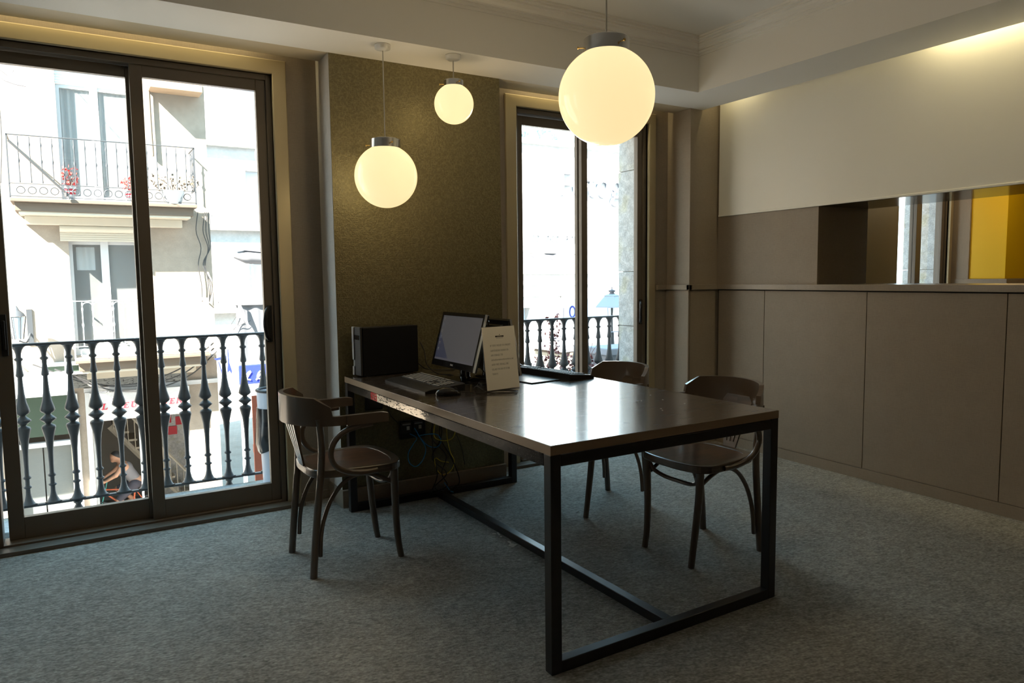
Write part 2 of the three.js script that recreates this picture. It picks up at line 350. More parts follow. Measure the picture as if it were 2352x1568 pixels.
// ------------------------------------------------------------------ own street front
{
  const f = struct('facade_wall', 'stone street front of this building outside the windows', 'wall');
  obj('stone_wall', metre(plate(rect(-8, 12, -3.4, 9), 0.255, [rect(-2.69, -1.31, 0, 2.44), rect(-0.41, 1.04, 0, 2.44), rect(2.53, 3.74, 0, 2.44), rect(6.72, 7.92, 0, 2.44)]).translate(0, 0, -4.3175)), M.stone, f);
  obj('upper_floors', bx(-8, 12, 3.1, 9, -4.1, 2.4), M.stone, f);
  obj('lower_floor', bx(-8, 12, -3.4, -0.3, -4.1, 2.4), M.stone, f);
  obj('side_infill', [bx(-8, -3.6, -0.3, 3.1, -4.1, -3.8), bx(9.2, 12, -0.3, 3.1, -4.1, -3.8)], M.stone, f);
  // dressed jamb stones at the right of the second and third window
  for (const [x0, x1, z1] of [[3.699, 3.84, -4.452], [7.85, 8.0, -4.6]]) {
    let y = 0; for (const h of [0.45, 0.44, 0.42, 0.77, 0.36]) {
      const g = bx(x0 + rr(0, 0.006), x1, y + 0.002, Math.min(y + h, 2.44) - 0.001, -4.2, z1 + rr(-0.006, 0.004), 0.005);
      const p = g.attributes.position, q = noise2(16, 90 + Math.round(y * 10));
      for (let i = 0; i < p.count; i++) p.setX(i, p.getX(i) + 0.004 * (q(p.getY(i) * 0.6, p.getZ(i) * 1.3) - 0.5));
      obj('jamb_stone', metre(g), M.stone, f); y += h;
    }
  }
  const s = struct('balcony_slab', 'narrow grey stone balcony floor outside the windows', 'slab');
  obj('slab', [metre(bx(-0.75, 1.4, -0.16, 0.0, -4.19, -4.735, 0.008)), metre(bx(2.2, 4.2, -0.16, 0.0, -4.19, -4.735, 0.008))], M.slabStone, s);
}
const balusterGeo = lathe([[0, 0], [0.042, 0], [0.031, 0.007], [0.02, 0.03], [0.0135, 0.062], [0.0125, 0.092], [0.021, 0.098], [0.021, 0.104], [0.0125, 0.11], [0.012, 0.145], [0.0205, 0.151], [0.0205, 0.158], [0.0125, 0.166], [0.012, 0.21], [0.0145, 0.29], [0.021, 0.36], [0.031, 0.405], [0.036, 0.426], [0.032, 0.437], [0.0145, 0.446], [0.015, 0.451], [0.03, 0.464], [0.041, 0.474], [0.031, 0.485], [0.0155, 0.499], [0.0145, 0.504], [0.029, 0.513], [0.0375, 0.524], [0.035, 0.538], [0.024, 0.576], [0.0165, 0.625], [0.0125, 0.69], [0.0118, 0.716], [0.0185, 0.722], [0.0195, 0.73], [0.0155, 0.752], [0.0125, 0.78], [0.0125, 0.805], [0.0205, 0.812], [0.0205, 0.819], [0.0125, 0.826], [0.0135, 0.845], [0.019, 0.866], [0.03, 0.884], [0.042, 0.89], [0, 0.89]], 14);
const pendantGeo = lathe([[0, -0.075], [0.012, -0.072], [0.022, -0.058], [0.026, -0.045], [0.018, -0.03], [0.014, -0.018], [0.024, -0.008], [0.024, 0]], 14);
function railing(label, xs, pend) {
  const r = thing('balcony_railing', label, 'railing', [0, 0, -4.765], 0, 'cast iron balcony railings'), a = xs[0] - 0.07, b = xs[xs.length - 1] + 0.07;
  obj('top_rail', bx(a, b, 0.934, 0.948, -0.022, 0.022, 0.004), M.iron, r);
  obj('bottom_rail', bx(a, b, 0.032, 0.045, -0.014, 0.014, 0.003), M.iron, r);
  xs.forEach((x, i) => {
    obj('baluster', balusterGeo, M.iron, r).position.set(x, 0.045, 0);
    if (pend.includes(i)) obj('pendant', pendantGeo, M.iron, r).position.set(x, 0.032, 0);
  });
}
railing('cast iron balcony railing outside the wide left window', Array.from({ length: 15 }, (_, k) => -0.498 + 0.1172 * k), [4, 11]);
railing('cast iron balcony railing outside the narrower right window', Array.from({ length: 13 }, (_, k) => 2.572 + 0.1172 * k), [3, 10]);

// ------------------------------------------------------------------ hidden tube lamps above the slots along the walls
function coveLamp(label, len, pos, turn, power) { // shines down through the slot, a little towards local -z
  const t = thing('tube_lamp', label, 'lamp', pos, turn, 'tube lamps hidden above the soffit');
  obj('tube', cyl(0.012, 0.012, -len / 2, len / 2, 12).rotateZ(Math.PI / 2), std([1, 0.85, 0.55], { emissive: lin(1, 0.84, 0.46), emissiveIntensity: 1.5 }), t);
  for (const e of [-1, 1]) obj('holder', bx(e * len / 2, e * (len / 2 + 0.03), -0.02, 0.03, -0.018, 0.018), M.white, t);
  obj('backing', bx(-len / 2 - 0.03, len / 2 + 0.03, 0.02, 0.035, -0.02, 0.02), M.white, t);
  for (const e of [-1, 1]) obj('hanger', bx(e * (len / 2 - 0.1) - 0.005, e * (len / 2 - 0.1) + 0.005, 0.035, 2.8 - pos[1], -0.01, 0.01), M.white, t);
  const l = new THREE.RectAreaLight(lin(1, 0.84, 0.46), power, len, 0.024);
  l.position.set(0, -0.014, -0.004); l.lookAt(0, -1, -0.45); l.name = 'tube_light'; t.add(l);
}
coveLamp('tube lamp hidden in the slot above the wide left window', 1.35, [0.25, 2.65, -4.055], 0, 30);
coveLamp('tube lamp hidden in the slot above the narrower right window', 1.1, [3.08, 2.65, -4.055], 0, 30);
coveLamp('tube lamp hidden in the slot above the white upper panel', 2.5, [4.03, 2.67, -1.0], -Math.PI / 2, 55);
coveLamp('short tube lamp hidden in the slot above the white panel near the corner pillar', 0.3, [4.06, 2.65, -3.66], -Math.PI / 2, 10);
// ------------------------------------------------------------------ globe pendant lamps
const globeMat = phy([0.85, 0.8, 0.68], { roughness: 0.12, emissive: lin(1.0, 0.79, 0.41), emissiveIntensity: 0.68 });
function globeLamp(label, x, y, z, r, top, canopy, power) {
  const t = thing('globe_pendant', label, 'lamp', [x, top, z], 0, 'globe pendant lamps');
  const yc = y - top, neck = 0.44 * r, yn = Math.sqrt(r * r - neck * neck);
  const pts = []; for (let i = 0; i <= 40; i++) { const a = -Math.PI / 2 + (Math.PI / 2 + Math.asin(yn / r)) * i / 40; pts.push([Math.max(1e-4, r * Math.cos(a)), r * Math.sin(a)]); }
  pts.push([neck * 0.96, yn + 0.012], [0, yn + 0.012]);
  const g = obj('globe', lathe(pts, 48).translate(0, yc, 0), globeMat, t); g.userData.label = 'lit opal glass globe';
  const h = 0.27 * r, f = obj('fitter', toCreasedNormals(lathe([[1e-4, yn + h], [neck + 0.004, yn + h], [neck + 0.007, yn + h - 0.003], [neck + 0.007, yn - 0.003], [neck, yn - 0.003]], 40), 0.5).translate(0, yc, 0), M.steel, t);
  f.userData.label = 'brushed metal collar';
  for (let k = 0; k < 3; k++) {
    const a = 0.5 + k * Math.PI * 2 / 3, q = new THREE.Matrix4().makeRotationY(a);
    obj('screw', [cyl(0.0025, 0.0025, 0, 0.022, 8).rotateZ(-Math.PI / 2).translate(neck + 0.004, 0, 0), cyl(0.0055, 0.0055, 0, 0.004, 10).rotateZ(-Math.PI / 2).translate(neck + 0.026, 0, 0)].map((s) => s.applyMatrix4(q).translate(0, yc + yn + 0.35 * h, 0)), M.brass, f);
  }
  obj('cord', cyl(0.0032, 0.0032, yc + yn + h, 0, 8), std([0.5, 0.48, 0.44], { roughness: 0.6 }), t);
  if (canopy) obj('canopy', lathe([[0, -0.03], [0.012, -0.03], [0.03, -0.026], [0.04, -0.02], [0.042, -0.004], [0.042, 0], [0, 0]], 28), M.white, t);
  const l = new THREE.PointLight(lin(1, 0.76, 0.44), power); l.position.set(0, yc, 0); l.name = 'globe_light'; l.shadow.radius = r / 0.02 * 0.9; t.add(l);
}
globeLamp('middle-sized lit globe pendant hanging lowest in front of the papered pier', 1.447, 1.811, -3.63, 0.163, SY, true, 0.42);
globeLamp('smallest lit globe pendant on a short cord in front of the papered pier', 1.842, 2.221, -3.607, 0.107, SY, true, 0.2);
globeLamp('largest lit globe pendant hanging over the table from the ceiling', 1.809, 1.965, -2.25, 0.185, 2.8, true, 0.45);

globeLamp('lit globe pendant of the next room, hidden above the opening in the right wall', 7.25, 2.25, -3.2, 0.163, 2.8, true, 0.8);

// ------------------------------------------------------------------ table
{
  const x0 = 1.248, x1 = 2.3196, z0 = -1.828, z1 = -3.81, t = thing('work_table', 'long dark-topped table on a black square-tube frame', 'table', [0, 0, 0]);
  const q = 0.04, yt = 0.719, rail = [];
  obj('tabletop', metre(bx(x0 + 0.001, x1 - 0.001, 0.7185, 0.75, z1 + 0.001, z0 - 0.001, 0.0012)), M.tableTop, t).userData.label = 'dark brown laminate top';
  obj('edge_band', [bx(x0 - 0.0005, x0 + 0.002, 0.719, 0.7488, z1, z0), bx(x1 - 0.002, x1 + 0.0005, 0.719, 0.7488, z1, z0), bx(x0, x1, 0.719, 0.7488, z0 - 0.002, z0 + 0.0005), bx(x0, x1, 0.719, 0.7488, z1 - 0.0005, z1 + 0.002)], M.tableEdge, t).userData.label = 'tan wood edging';
  for (const [x, z] of [[x0, z0 - q], [x1 - q, z0 - q], [x0, z1], [x1 - q, z1]]) obj('leg', bx(x, x + q, 0, yt, z, z + q, 0.003), M.tableFrame, t);
  obj('end_rail', bx(x0 + q, x1 - q, yt - q, yt - 0.003, z0 - q, z0, 0.003), M.tableFrame, t);
  obj('end_rail', bx(x0 + q, x1 - q, yt - q, yt - 0.003, z1, z1 + q, 0.003), M.tableFrame, t);
  // the left side rail has lost much of its paint: bare metal and a red patch between black remains
  const na = noise2(90, 201), nb = noise2(24, 202), nc = noise2(200, 203);
  const bare = (u, v) => { const s = u, e = clamp((s - 0.2) / 0.02) * clamp((0.62 - s) / 0.12); return (0.55 * na(u * 1.5, v * 0.12) + 0.3 * nb(u * 2, v * 0.3) + 0.25 * nc(u * 2, v * 0.2) + 0.22 * (e - 0.5)) * e > 0.53; };
  const red = (u, v) => u > 0.2 && u < 0.245 && na(u * 2, v * 0.2) > 0.3;
  const wornC = tex(2048, 64, (u, v) => red(u, v) ? [0.7, 0.05, 0.09] : bare(u, v) ? [0.8, 0.78, 0.74] : nc(u * 3, v * 0.3) > 0.93 ? [0.7, 0.68, 0.62] : [0.06, 0.06, 0.063], true);
  const wornM = tex(2048, 64, (u, v) => !red(u, v) && bare(u, v) ? 0.85 : 0, false);
  const worn = phy(0xffffff, { map: wornC, metalnessMap: wornM, metalness: 1, roughness: 0.25, specularIntensity: 0.4 });
  const sr = new THREE.BoxGeometry(q, q - 0.003, z0 - z1 - 2 * q), uv = sr.attributes.uv, sp = sr.attributes.position;
  for (let i = 0; i < uv.count; i++) uv.setXY(i, (sp.getZ(i) + (z0 - z1) / 2) / (z0 - z1), sp.getY(i) / q + 0.5);
  obj('side_rail', sr.translate(x0 + q / 2, yt - q / 2 - 0.0015, (z0 + z1) / 2), worn, t).userData.label = 'side rail with scraped paint and a red patch';
  obj('side_rail', bx(x1 - q, x1, yt - q, yt - 0.003, z1 + q, z0 - q, 0.003), M.tableFrame, t);
  obj('floor_rail', bx(x0 + q, x1 - q, 0, q, z0 - q, z0, 0.003), M.tableFrame, t);
  obj('floor_rail', bx(x0 + q, x1 - q, 0, q, z1, z1 + q, 0.003), M.tableFrame, t);
  obj('stretcher', bx(1.764, 1.804, 0.002, q - 0.001, z1 + q, z0 - q, 0.003), M.tableFrame, t);
}

// ------------------------------------------------------------------ bentwood armchairs: local +x is the front
function makeChair(label) {
  const t = thing('bentwood_armchair', label, 'chair', [0, 0, 0], 0, 'bentwood armchairs round the table');
  const half = [[-0.19, 0], [-0.186, 0.09], [-0.165, 0.15], [-0.06, 0.187], [0.07, 0.207], [0.15, 0.205], [0.195, 0.17], [0.218, 0.09], [0.222, 0]];
  const loop = (k) => { const p = [...half, ...half.slice(1, -1).reverse().map(([x, z]) => [x, -z])].map(([x, z]) => V(x * k + 0.012 * (1 - k) , z * k, 0)); return new THREE.CatmullRomCurve3(p, true).getPoints(64).slice(0, 64).map((v) => [v.x, v.y]); };
  const flat = (g, y) => g.rotateX(Math.PI / 2).translate(0, y, 0);
  obj('seat_rim', flat(plate(loop(1), 0.036, [loop(0.86).reverse()], 0.006), 0.441), M.wood, t);
  const sp = flat(plate(loop(0.875), 0.012, [], 0.002), 0.45);
  obj('seat', metre(sp, 0.5), M.seatWood, t).userData.label = 'brown veneered seat';
  for (const s of [-1, 1]) {
    obj('leg', rod([[0.207, 0, s * 0.15], [0.196, 0.07, s * 0.149], [0.184, 0.2, s * 0.156], [0.178, 0.32, s * 0.165], [0.176, 0.432, s * 0.168]], (k) => 0.0145 + 0.004 * k, 20, 12), M.wood, t);
    obj('leg', rod([[-0.207, 0, s * 0.177], [-0.197, 0.12, s * 0.175], [-0.178, 0.3, s * 0.176], [-0.162, 0.45, s * 0.182], [-0.158, 0.58, s * 0.194], [-0.168, 0.69, s * 0.2]], (k) => 0.0165 - 0.001 * k, 28, 12), M.wood, t);
    obj('arm_loop', rod([[0.055, 0.653, s * 0.232], [-0.01, 0.647, s * 0.232], [-0.075, 0.627, s * 0.23], [-0.118, 0.583, s * 0.228], [-0.128, 0.53, s * 0.225], [-0.105, 0.482, s * 0.22], [-0.05, 0.45, s * 0.214], [0.02, 0.438, s * 0.214], [0.08, 0.438, s * 0.212]], 0.0125, 36, 10), M.wood, t);
    obj('side_brace', rod([[-0.172, 0.085, s * 0.168], [-0.166, 0.17, s * 0.166], [-0.15, 0.245, s * 0.165], [-0.112, 0.33, s * 0.164], [-0.05, 0.398, s * 0.164], [0.02, 0.42, s * 0.163], [0.09, 0.402, s * 0.16], [0.165, 0.36, s * 0.157]], 0.0098, 32, 8), M.wood, t);
    obj('armrest', band((k) => [lerp(0.125, -0.06, k), s * lerp(0.236, 0.2345, k)], 0.657, (k) => 0.7 - 0.006 * Math.pow(1 - Math.min(1, k * 5), 2), 0.027, 12), M.wood, t);
  }
  obj('front_hoop', rod([[0.175, 0.4, -0.15], [0.165, 0.372, -0.138], [0.15, 0.35, -0.09], [0.143, 0.344, 0], [0.15, 0.35, 0.09], [0.165, 0.372, 0.138], [0.175, 0.4, 0.15]], 0.0095, 32, 8), M.wood, t);
  const back = (k) => { const a = lerp(-Math.PI / 2, Math.PI / 2, k); return [-0.06 - 0.205 * Math.cos(a), 0.2345 * Math.sin(a)]; };
  const end = (k) => Math.min(k, 1 - k);
  obj('back_rail', band(back, 0.66, (k) => { const e = end(k); return e < 0.095 ? 0.7 : e < 0.1 ? lerp(0.7, 0.738, (e - 0.095) / 0.005) : e < 0.2 ? lerp(0.738, 0.778, (e - 0.1) / 0.1) : 0.778 + 0.006 * Math.sin((e - 0.2) / 0.3 * Math.PI / 2); }, 0.021, 80), M.wood, t);
  // fan splat with three tapering slots
  const slot = (a, b) => { const h = new THREE.Path(); h.moveTo(a - 0.003, 0.06); h.lineTo(b - 0.0095, 0.235); h.quadraticCurveTo(b, 0.258, b + 0.0095, 0.235); h.lineTo(a + 0.003, 0.06); h.closePath(); return h; };
  const f = new THREE.Shape(); f.moveTo(-0.03, 0); f.quadraticCurveTo(0, -0.028, 0.03, 0); f.bezierCurveTo(0.045, 0.08, 0.06, 0.2, 0.1, 0.285); f.lineTo(-0.1, 0.285); f.bezierCurveTo(-0.06, 0.2, -0.045, 0.08, -0.03, 0);
  obj('splat', plate(f, 0.009, [slot(-0.02, -0.045), slot(0, 0), slot(0.02, 0.045)]).rotateY(-Math.PI / 2).applyMatrix4(new THREE.Matrix4().makeRotationZ(0.235)).translate(-0.184, 0.425, 0), M.wood, t);
  return t;
}
{
  const put = (c, x, z, turn) => { c.position.set(x, 0, z); c.rotation.y = turn; };
  const a = makeChair('brown bentwood armchair on the left side of the table by the wide window');
  put(a, 1.03, -3.19, 0);
  for (const [x, z, l] of [[2.478, -3.15, 'bentwood armchair on the right side of the table, the one farther from the camera'], [2.458, -2.365, 'bentwood armchair on the right side of the table, the one nearer to the camera']]) {
    const c = a.clone(); c.name = numbered('bentwood_armchair'); c.userData = { ...a.userData, label: l }; scene.add(c); put(c, x, z, Math.PI);
  }
}

// ------------------------------------------------------------------ things on the table
const TY = 0.75;
const cable = (name, label, pts, r, m, n = 60) => { const c = thing(name, label, 'cable'); obj('wire', rod(pts, r, n, 6), m, c); return c; };
{ // small desktop computer standing upright
  const t = thing('desktop_computer', 'slim black desktop computer case standing on the table against the papered pier', 'computer', [1.482, TY, -3.772], 0.1);
  obj('case', bx(-0.165, 0.172, 0.004, 0.266, -0.046, 0.046, 0.004), phy([0.008, 0.008, 0.009], { roughness: 0.5, specularIntensity: 0.35 }), t);
  obj('front_panel', [bx(-0.178, -0.165, 0.006, 0.27, -0.048, 0.04, 0.004)], M.darkPlastic, t);
  obj('silver_strip', [bx(-0.186, -0.172, 0.09, 0.27, -0.05, -0.03, 0.003), bx(-0.18, -0.168, 0.05, 0.095, -0.05, -0.034, 0.003), bx(-0.186, -0.172, 0.006, 0.055, -0.05, -0.03, 0.003)], phy([0.55, 0.56, 0.58], { roughness: 0.3, metalness: 0.8 }), t).userData.label = 'silver front edge';
  obj('drive_door', bx(-0.1805, -0.177, 0.2, 0.225, -0.04, 0.03, 0.002), M.blackGloss, t);
  for (const x of [-0.14, 0.1]) obj('foot', bx(x, x + 0.04, 0, 0.006, -0.04, 0.04), M.blackPlastic, t);
}
function screenTex() {
  const c = document.createElement('canvas'); c.width = 512; c.height = 320; const g = c.getContext('2d');
  g.fillStyle = '#6a6768'; g.fillRect(0, 0, 512, 320);
  g.fillStyle = '#45485f'; g.beginPath(); g.moveTo(0, 320); g.lineTo(0, 120); g.lineTo(190, 320); g.fill();
  for (let i = 0; i < 6; i++) { g.fillStyle = ['#8b8a86', '#77808a', '#8d8a7c', '#7f8894', '#8a857a', '#90908a'][i]; g.fillRect(14, 14 + i * 44, 16, 14); g.fillRect(9, 32 + i * 44, 26, 3); }
  g.fillStyle = '#6e6a72'; g.fillRect(0, 306, 512, 14);
  const t = new THREE.CanvasTexture(c); t.colorSpace = THREE.SRGBColorSpace; return t;
}
function wordTex(w, h, draw, bg) { const c = document.createElement('canvas'); c.width = w; c.height = h; const g = c.getContext('2d'); g.fillStyle = bg; g.fillRect(0, 0, w, h); draw(g); const t = new THREE.CanvasTexture(c); t.colorSpace = THREE.SRGBColorSpace; t.anisotropy = 8; return t; }
const silver = phy([0.6, 0.6, 0.58], { roughness: 0.25, metalness: 0.7 });
function monitor(label, pos, turn, tilt, lit, cy = 0.205) { // local +z is the screen side
  const t = thing('computer_monitor', label, 'monitor', pos, turn), w = 0.468, h = 0.29;
  const tip = (g) => g.rotateX(-tilt).translate(0, cy, 0);
  obj('base', lathe([[0, 0], [0.105, 0], [0.108, 0.004], [0.1, 0.009], [0.03, 0.014], [0, 0.014]], 36).scale(1.1, 1, 0.85).translate(0, 0, -0.01), M.blackGloss, t);
  obj('neck', lathe([[0.034, 0.012], [0.026, 0.02], [0.024, 0.1], [0.027, 0.15], [0, 0.152]], 24).translate(0, 0, -0.035), M.blackGloss, t);
  const b = obj('housing', [tip(bx(-w / 2, w / 2, -h / 2, h / 2, -0.018, 0.004, 0.004)), tip(bx(-w / 2 + 0.03, w / 2 - 0.03, -h / 2 + 0.03, h / 2 - 0.02, -0.046, -0.016, 0.012))], M.blackGloss, t);
  obj('bezel', [tip(bx(-w / 2, w / 2, h / 2 - 0.019, h / 2, 0.002, 0.0075, 0.002)), tip(bx(-w / 2, w / 2, -h / 2, -h / 2 + 0.033, 0.002, 0.0075, 0.002)), tip(bx(-w / 2, -w / 2 + 0.017, -h / 2 + 0.03, h / 2 - 0.017, 0.002, 0.0075, 0.002)), tip(bx(w / 2 - 0.017, w / 2, -h / 2 + 0.03, h / 2 - 0.017, 0.002, 0.0075, 0.002))], M.blackGloss, b);
  for (const e of [-1, 1]) obj('side_trim', tip(bx(e * w / 2 - 0.0015, e * w / 2 + 0.0015, -h / 2, h / 2, -0.006, 0.006, 0.001)), silver, b).userData.label = 'silver edge trim';
  const sg = new THREE.PlaneGeometry(w - 0.034, h - 0.052); tip(sg.translate(0, 0.007, 0.0045));
  const map = lit ? screenTex() : null;
  obj('screen', sg, lit ? phy([0.03, 0.03, 0.035], { roughness: 0.5, specularIntensity: 0.35, emissiveMap: map, emissive: 0xffffff, emissiveIntensity: 0.2 }) : phy([0.01, 0.01, 0.012], { roughness: 0.3 }), b).userData.label = lit ? 'dimly lit desktop screen' : 'dark screen';
  if (lit) {
    const wt = wordTex(128, 48, (g) => { g.fillStyle = '#d8d8d8'; g.font = 'bold 40px sans-serif'; g.textAlign = 'center'; g.fillText('BenQ', 64, 39); }, '#0b0b0c');
    obj('logo', tip(new THREE.PlaneGeometry(0.034, 0.0125).translate(0, -h / 2 + 0.0165, 0.0079)), phy(0xffffff, { map: wt, roughness: 0.3 }), b);
  }
  return t;
}
monitor('glossy black computer monitor with a dim lit screen facing the left chair', [1.685, TY, -3.3], -Math.PI / 2, 0.27, true);
monitor('second black monitor seen from behind, mostly hidden by the paper sign', [1.885, TY, -3.296], Math.PI / 2, 0.2, false, 0.175);
function keyboard(label, pos, turn, palm, keyMat, keyTop) { // local -z is the far side from the user, x along the length
  const t = thing('computer_keyboard', label, 'keyboard', pos, turn, 'computer keyboards'), w = palm ? 0.49 : 0.46, z1 = palm ? 0.115 : 0.075, z0 = -0.085;
  const side = new THREE.Shape(); side.moveTo(z0, 0.002); side.lineTo(z1, 0.002); side.lineTo(z1, 0.008); side.quadraticCurveTo(z1 - 0.02, 0.017, palm ? 0.06 : z1 - 0.03, 0.017); side.lineTo(z0, 0.03); side.closePath();
  obj('body', new THREE.ExtrudeGeometry(side, { depth: w, bevelEnabled: true, bevelSize: 0.003, bevelThickness: 0.003, bevelSegments: 2 }).rotateY(-Math.PI / 2).translate(w / 2, 0, 0), M.blackPlastic, t);
  const top = [], cap = [], rows = [[-0.073, 15, 0], [-0.05, 15, 1], [-0.031, 15, 1], [-0.012, 15, 1], [0.007, 14, 1], [0.026, 9, 1]];
  for (const [z, n] of rows) {
    const y = 0.0285 - (z + 0.085) * 0.081;
    const k = (x, kw) => { cap.push(bx(x, x + kw - 0.0025, y, y + 0.007, z - 0.008, z + 0.008, 0.0015)); top.push(bx(x + 0.002, x + kw * 0.56, y + 0.0068, y + 0.0074, z - 0.005, z + 0.003)); };
    for (let i = 0; i < n; i++) { const kw = n === 9 ? [0.026, 0.02, 0.02, 0.1, 0.02, 0.02, 0.02, 0.028, 0.028][i] : 0.282 / n, x = -w / 2 + 0.02 + (n === 9 ? [0, 0.026, 0.046, 0.066, 0.166, 0.186, 0.206, 0.226, 0.254][i] : i * kw); k(x, kw); }
    for (let i = 0; i < 3; i++) if (z !== -0.012 && !(z > 0 && z < 0.02 && i !== 1)) k(-w / 2 + 0.312 + i * 0.0188, 0.0188);
    if (z > -0.06) for (let i = 0; i < 4; i++) k(-w / 2 + 0.378 + i * 0.0188, 0.0188);
  }
  const ks = obj('keys', cap, keyMat, t); ks.userData.kind = 'stuff';
  const kt = obj('key_prints', top, keyTop, t); kt.userData.kind = 'stuff';
}
const keyPrint = std([0.62, 0.6, 0.55], { roughness: 0.5 });
keyboard('black keyboard with white key lettering and a palm rest in front of the lit monitor', [1.47, TY, -3.235], -Math.PI / 2 + 0.0, true, M.darkPlastic, keyPrint);
keyboard('black keyboard on the right of the table beside the narrower window', [2.2, TY, -3.185], Math.PI / 2 + 0.09, false, M.darkPlastic, M.darkPlastic);
const mouseGeo = (() => {
  const g = new THREE.SphereGeometry(1, 28, 18, 0, Math.PI * 2, 0, Math.PI / 2), p = g.attributes.position;
  for (let i = 0; i < p.count; i++) { const x = p.getX(i), y = p.getY(i), z = p.getZ(i); p.setXYZ(i, x * 0.058, 0.004 + Math.pow(y, 0.75) * 0.034 * (1 - 0.22 * x * x - 0.18 * x), z * 0.031 * (1 - 0.12 * x)); }
  g.computeVertexNormals(); return g;
})();
function mouse(label, pos, turn) {
  const t = thing('computer_mouse', label, 'mouse', pos, turn, 'computer mice');
  obj('shell', mouseGeo, M.blackGloss, t);
  obj('underside', new THREE.CylinderGeometry(1, 1, 0.006, 28).scale(0.056, 1, 0.029).translate(0, 0.003, 0), M.blackPlastic, t);
  obj('wheel', cyl(0.008, 0.008, -0.003, 0.003, 16).rotateX(Math.PI / 2).translate(0.034, 0.027, 0), M.darkPlastic, t);
}
mouse('glossy black mouse at the table edge beside the palm-rest keyboard', [1.425, TY, -2.9], -0.5);
mouse('black mouse behind the keyboard on the right of the table', [2.17, TY + 0.003, -3.56], -0.6);
cable('mouse_cable', 'thin black mouse cable looped on the table in front of the paper sign', [[1.475, 0.765, -2.872], [1.55, 0.756, -2.85], [1.63, 0.7545, -2.815], [1.7, 0.7545, -2.79], [1.735, 0.7545, -2.8], [1.71, 0.757, -2.835], [1.64, 0.7565, -2.85], [1.58, 0.758, -2.84], [1.62, 0.7565, -2.8], [1.69, 0.758, -2.775], [1.72, 0.7575, -2.79], [1.66, 0.757, -2.84], [1.6, 0.757, -2.88], [1.585, 0.775, -2.92], [1.6, 0.757, -2.98]], 0.0019, M.blackPlastic, 120);
{ // thin mats
  const a = thing('desk_mat', 'thin dark mat lying beside the paper sign in front of the right keyboard', 'mat', [1.99, TY, -3.17], 0.12);
  obj('sheet', bx(-0.095, 0.095, 0.001, 0.006, -0.19, 0.19, 0.002), phy([0.02, 0.024, 0.024], { roughness: 0.22 }), a);
  const b = thing('mouse_mat', 'small thin black mat sticking out behind the right keyboard', 'mat', [2.21, TY, -3.52], -0.05);
  obj('sheet', bx(-0.09, 0.09, 0.0005, 0.0035, -0.09, 0.09, 0.0012), M.blackPlastic, b);
}
{ // clear acrylic stand with a printed sheet
  const t = thing('sign_holder', 'clear acrylic stand holding a printed white notice at the middle of the table', 'sign', [1.7145, TY, -2.8965], 0.137), w = 0.2, h = 0.302, lean = 0.13;
  const tip = (g) => g.rotateX(-lean);
  const paper = wordTex(1024, 1540, (g) => {
    g.fillStyle = '#2e2a26'; g.textAlign = 'center';
    g.font = 'bold 60px serif'; g.fillText('\u2723', 520, 190); g.beginPath(); g.arc(532, 196, 12, 0, 7); g.fill();
    g.fillStyle = '#1c1a18'; g.fillRect(395, 222, 265, 36);
    g.fillStyle = '#d8d0bd'; g.font = 'bold 30px serif'; g.fillText('H O T E L', 528, 250);
    g.fillStyle = '#2e2a26'; g.font = '30px serif'; g.fillText('MODERNO BCN', 528, 292);
    g.textAlign = 'left'; g.fillStyle = '#221f1c'; g.font = '60px serif';
    [['IF YOU NEED TO PRINT', 480], ['ANYTHING SEND US', 605], ['AN EMAIL TO', 715], ['info@hotelmodernobcn.cat', 828], ['AND WE SHALL BE', 945], ['GLAD TO DO IT FOR', 1060], ['YOU!!!', 1175]].forEach(([s, y]) => { g.font = (s[0] === 'i' ? '54' : '58') + 'px serif'; g.fillText(s, 205, y); });
  }, '#f8f5ec');
  obj('paper', tip(new THREE.PlaneGeometry(w - 0.006, h - 0.008).translate(0, h / 2, 0.0)), std(0xffffff, { map: paper, roughness: 0.7, side: THREE.DoubleSide }), t).userData.label = 'white sheet with a printed notice';
  const acrylic = phy(0xffffff, { transmission: 1, thickness: 0, roughness: 0.02, ior: 1.49 });
  obj('front_sheet', tip(bx(-w / 2, w / 2, 0.001, h, 0.0012, 0.0032)), acrylic, t);
  obj('back_sheet', tip(bx(-w / 2, w / 2, 0.001, h, -0.0034, -0.0014)), acrylic, t);
  obj('foot', bx(-w / 2, w / 2, 0.0006, 0.0026, -0.085, 0.0), acrylic, t);
}
// cable tangle between the monitors
for (const [l, p] of [['black cable curling up behind the desktop computer', [[1.66, 0.92, -3.72], [1.675, 0.87, -3.7], [1.67, 0.8, -3.66], [1.7, 0.755, -3.6], [1.74, 0.754, -3.5], [1.72, 0.754, -3.42]]],
  ['black monitor cable hanging from the lit monitor to the table', [[1.74, 0.9, -3.3], [1.75, 0.84, -3.22], [1.76, 0.78, -3.12], [1.73, 0.755, -3.02], [1.68, 0.756, -3.04], [1.72, 0.756, -3.14], [1.78, 0.757, -3.1]]],
  ['black cable lying in a loop between the two monitors', [[1.78, 0.88, -3.15], [1.77, 0.8, -3.06], [1.71, 0.757, -2.97], [1.65, 0.757, -3.0], [1.68, 0.758, -3.08], [1.75, 0.759, -3.06]]],
  ['black power cable running along the table behind the desktop computer', [[1.655, 0.8, -3.75], [1.7, 0.765, -3.74], [1.78, 0.755, -3.72], [1.85, 0.754, -3.7], [1.9, 0.754, -3.78]]]]) cable('desk_cable', l, p, 0.003, M.blackPlastic);

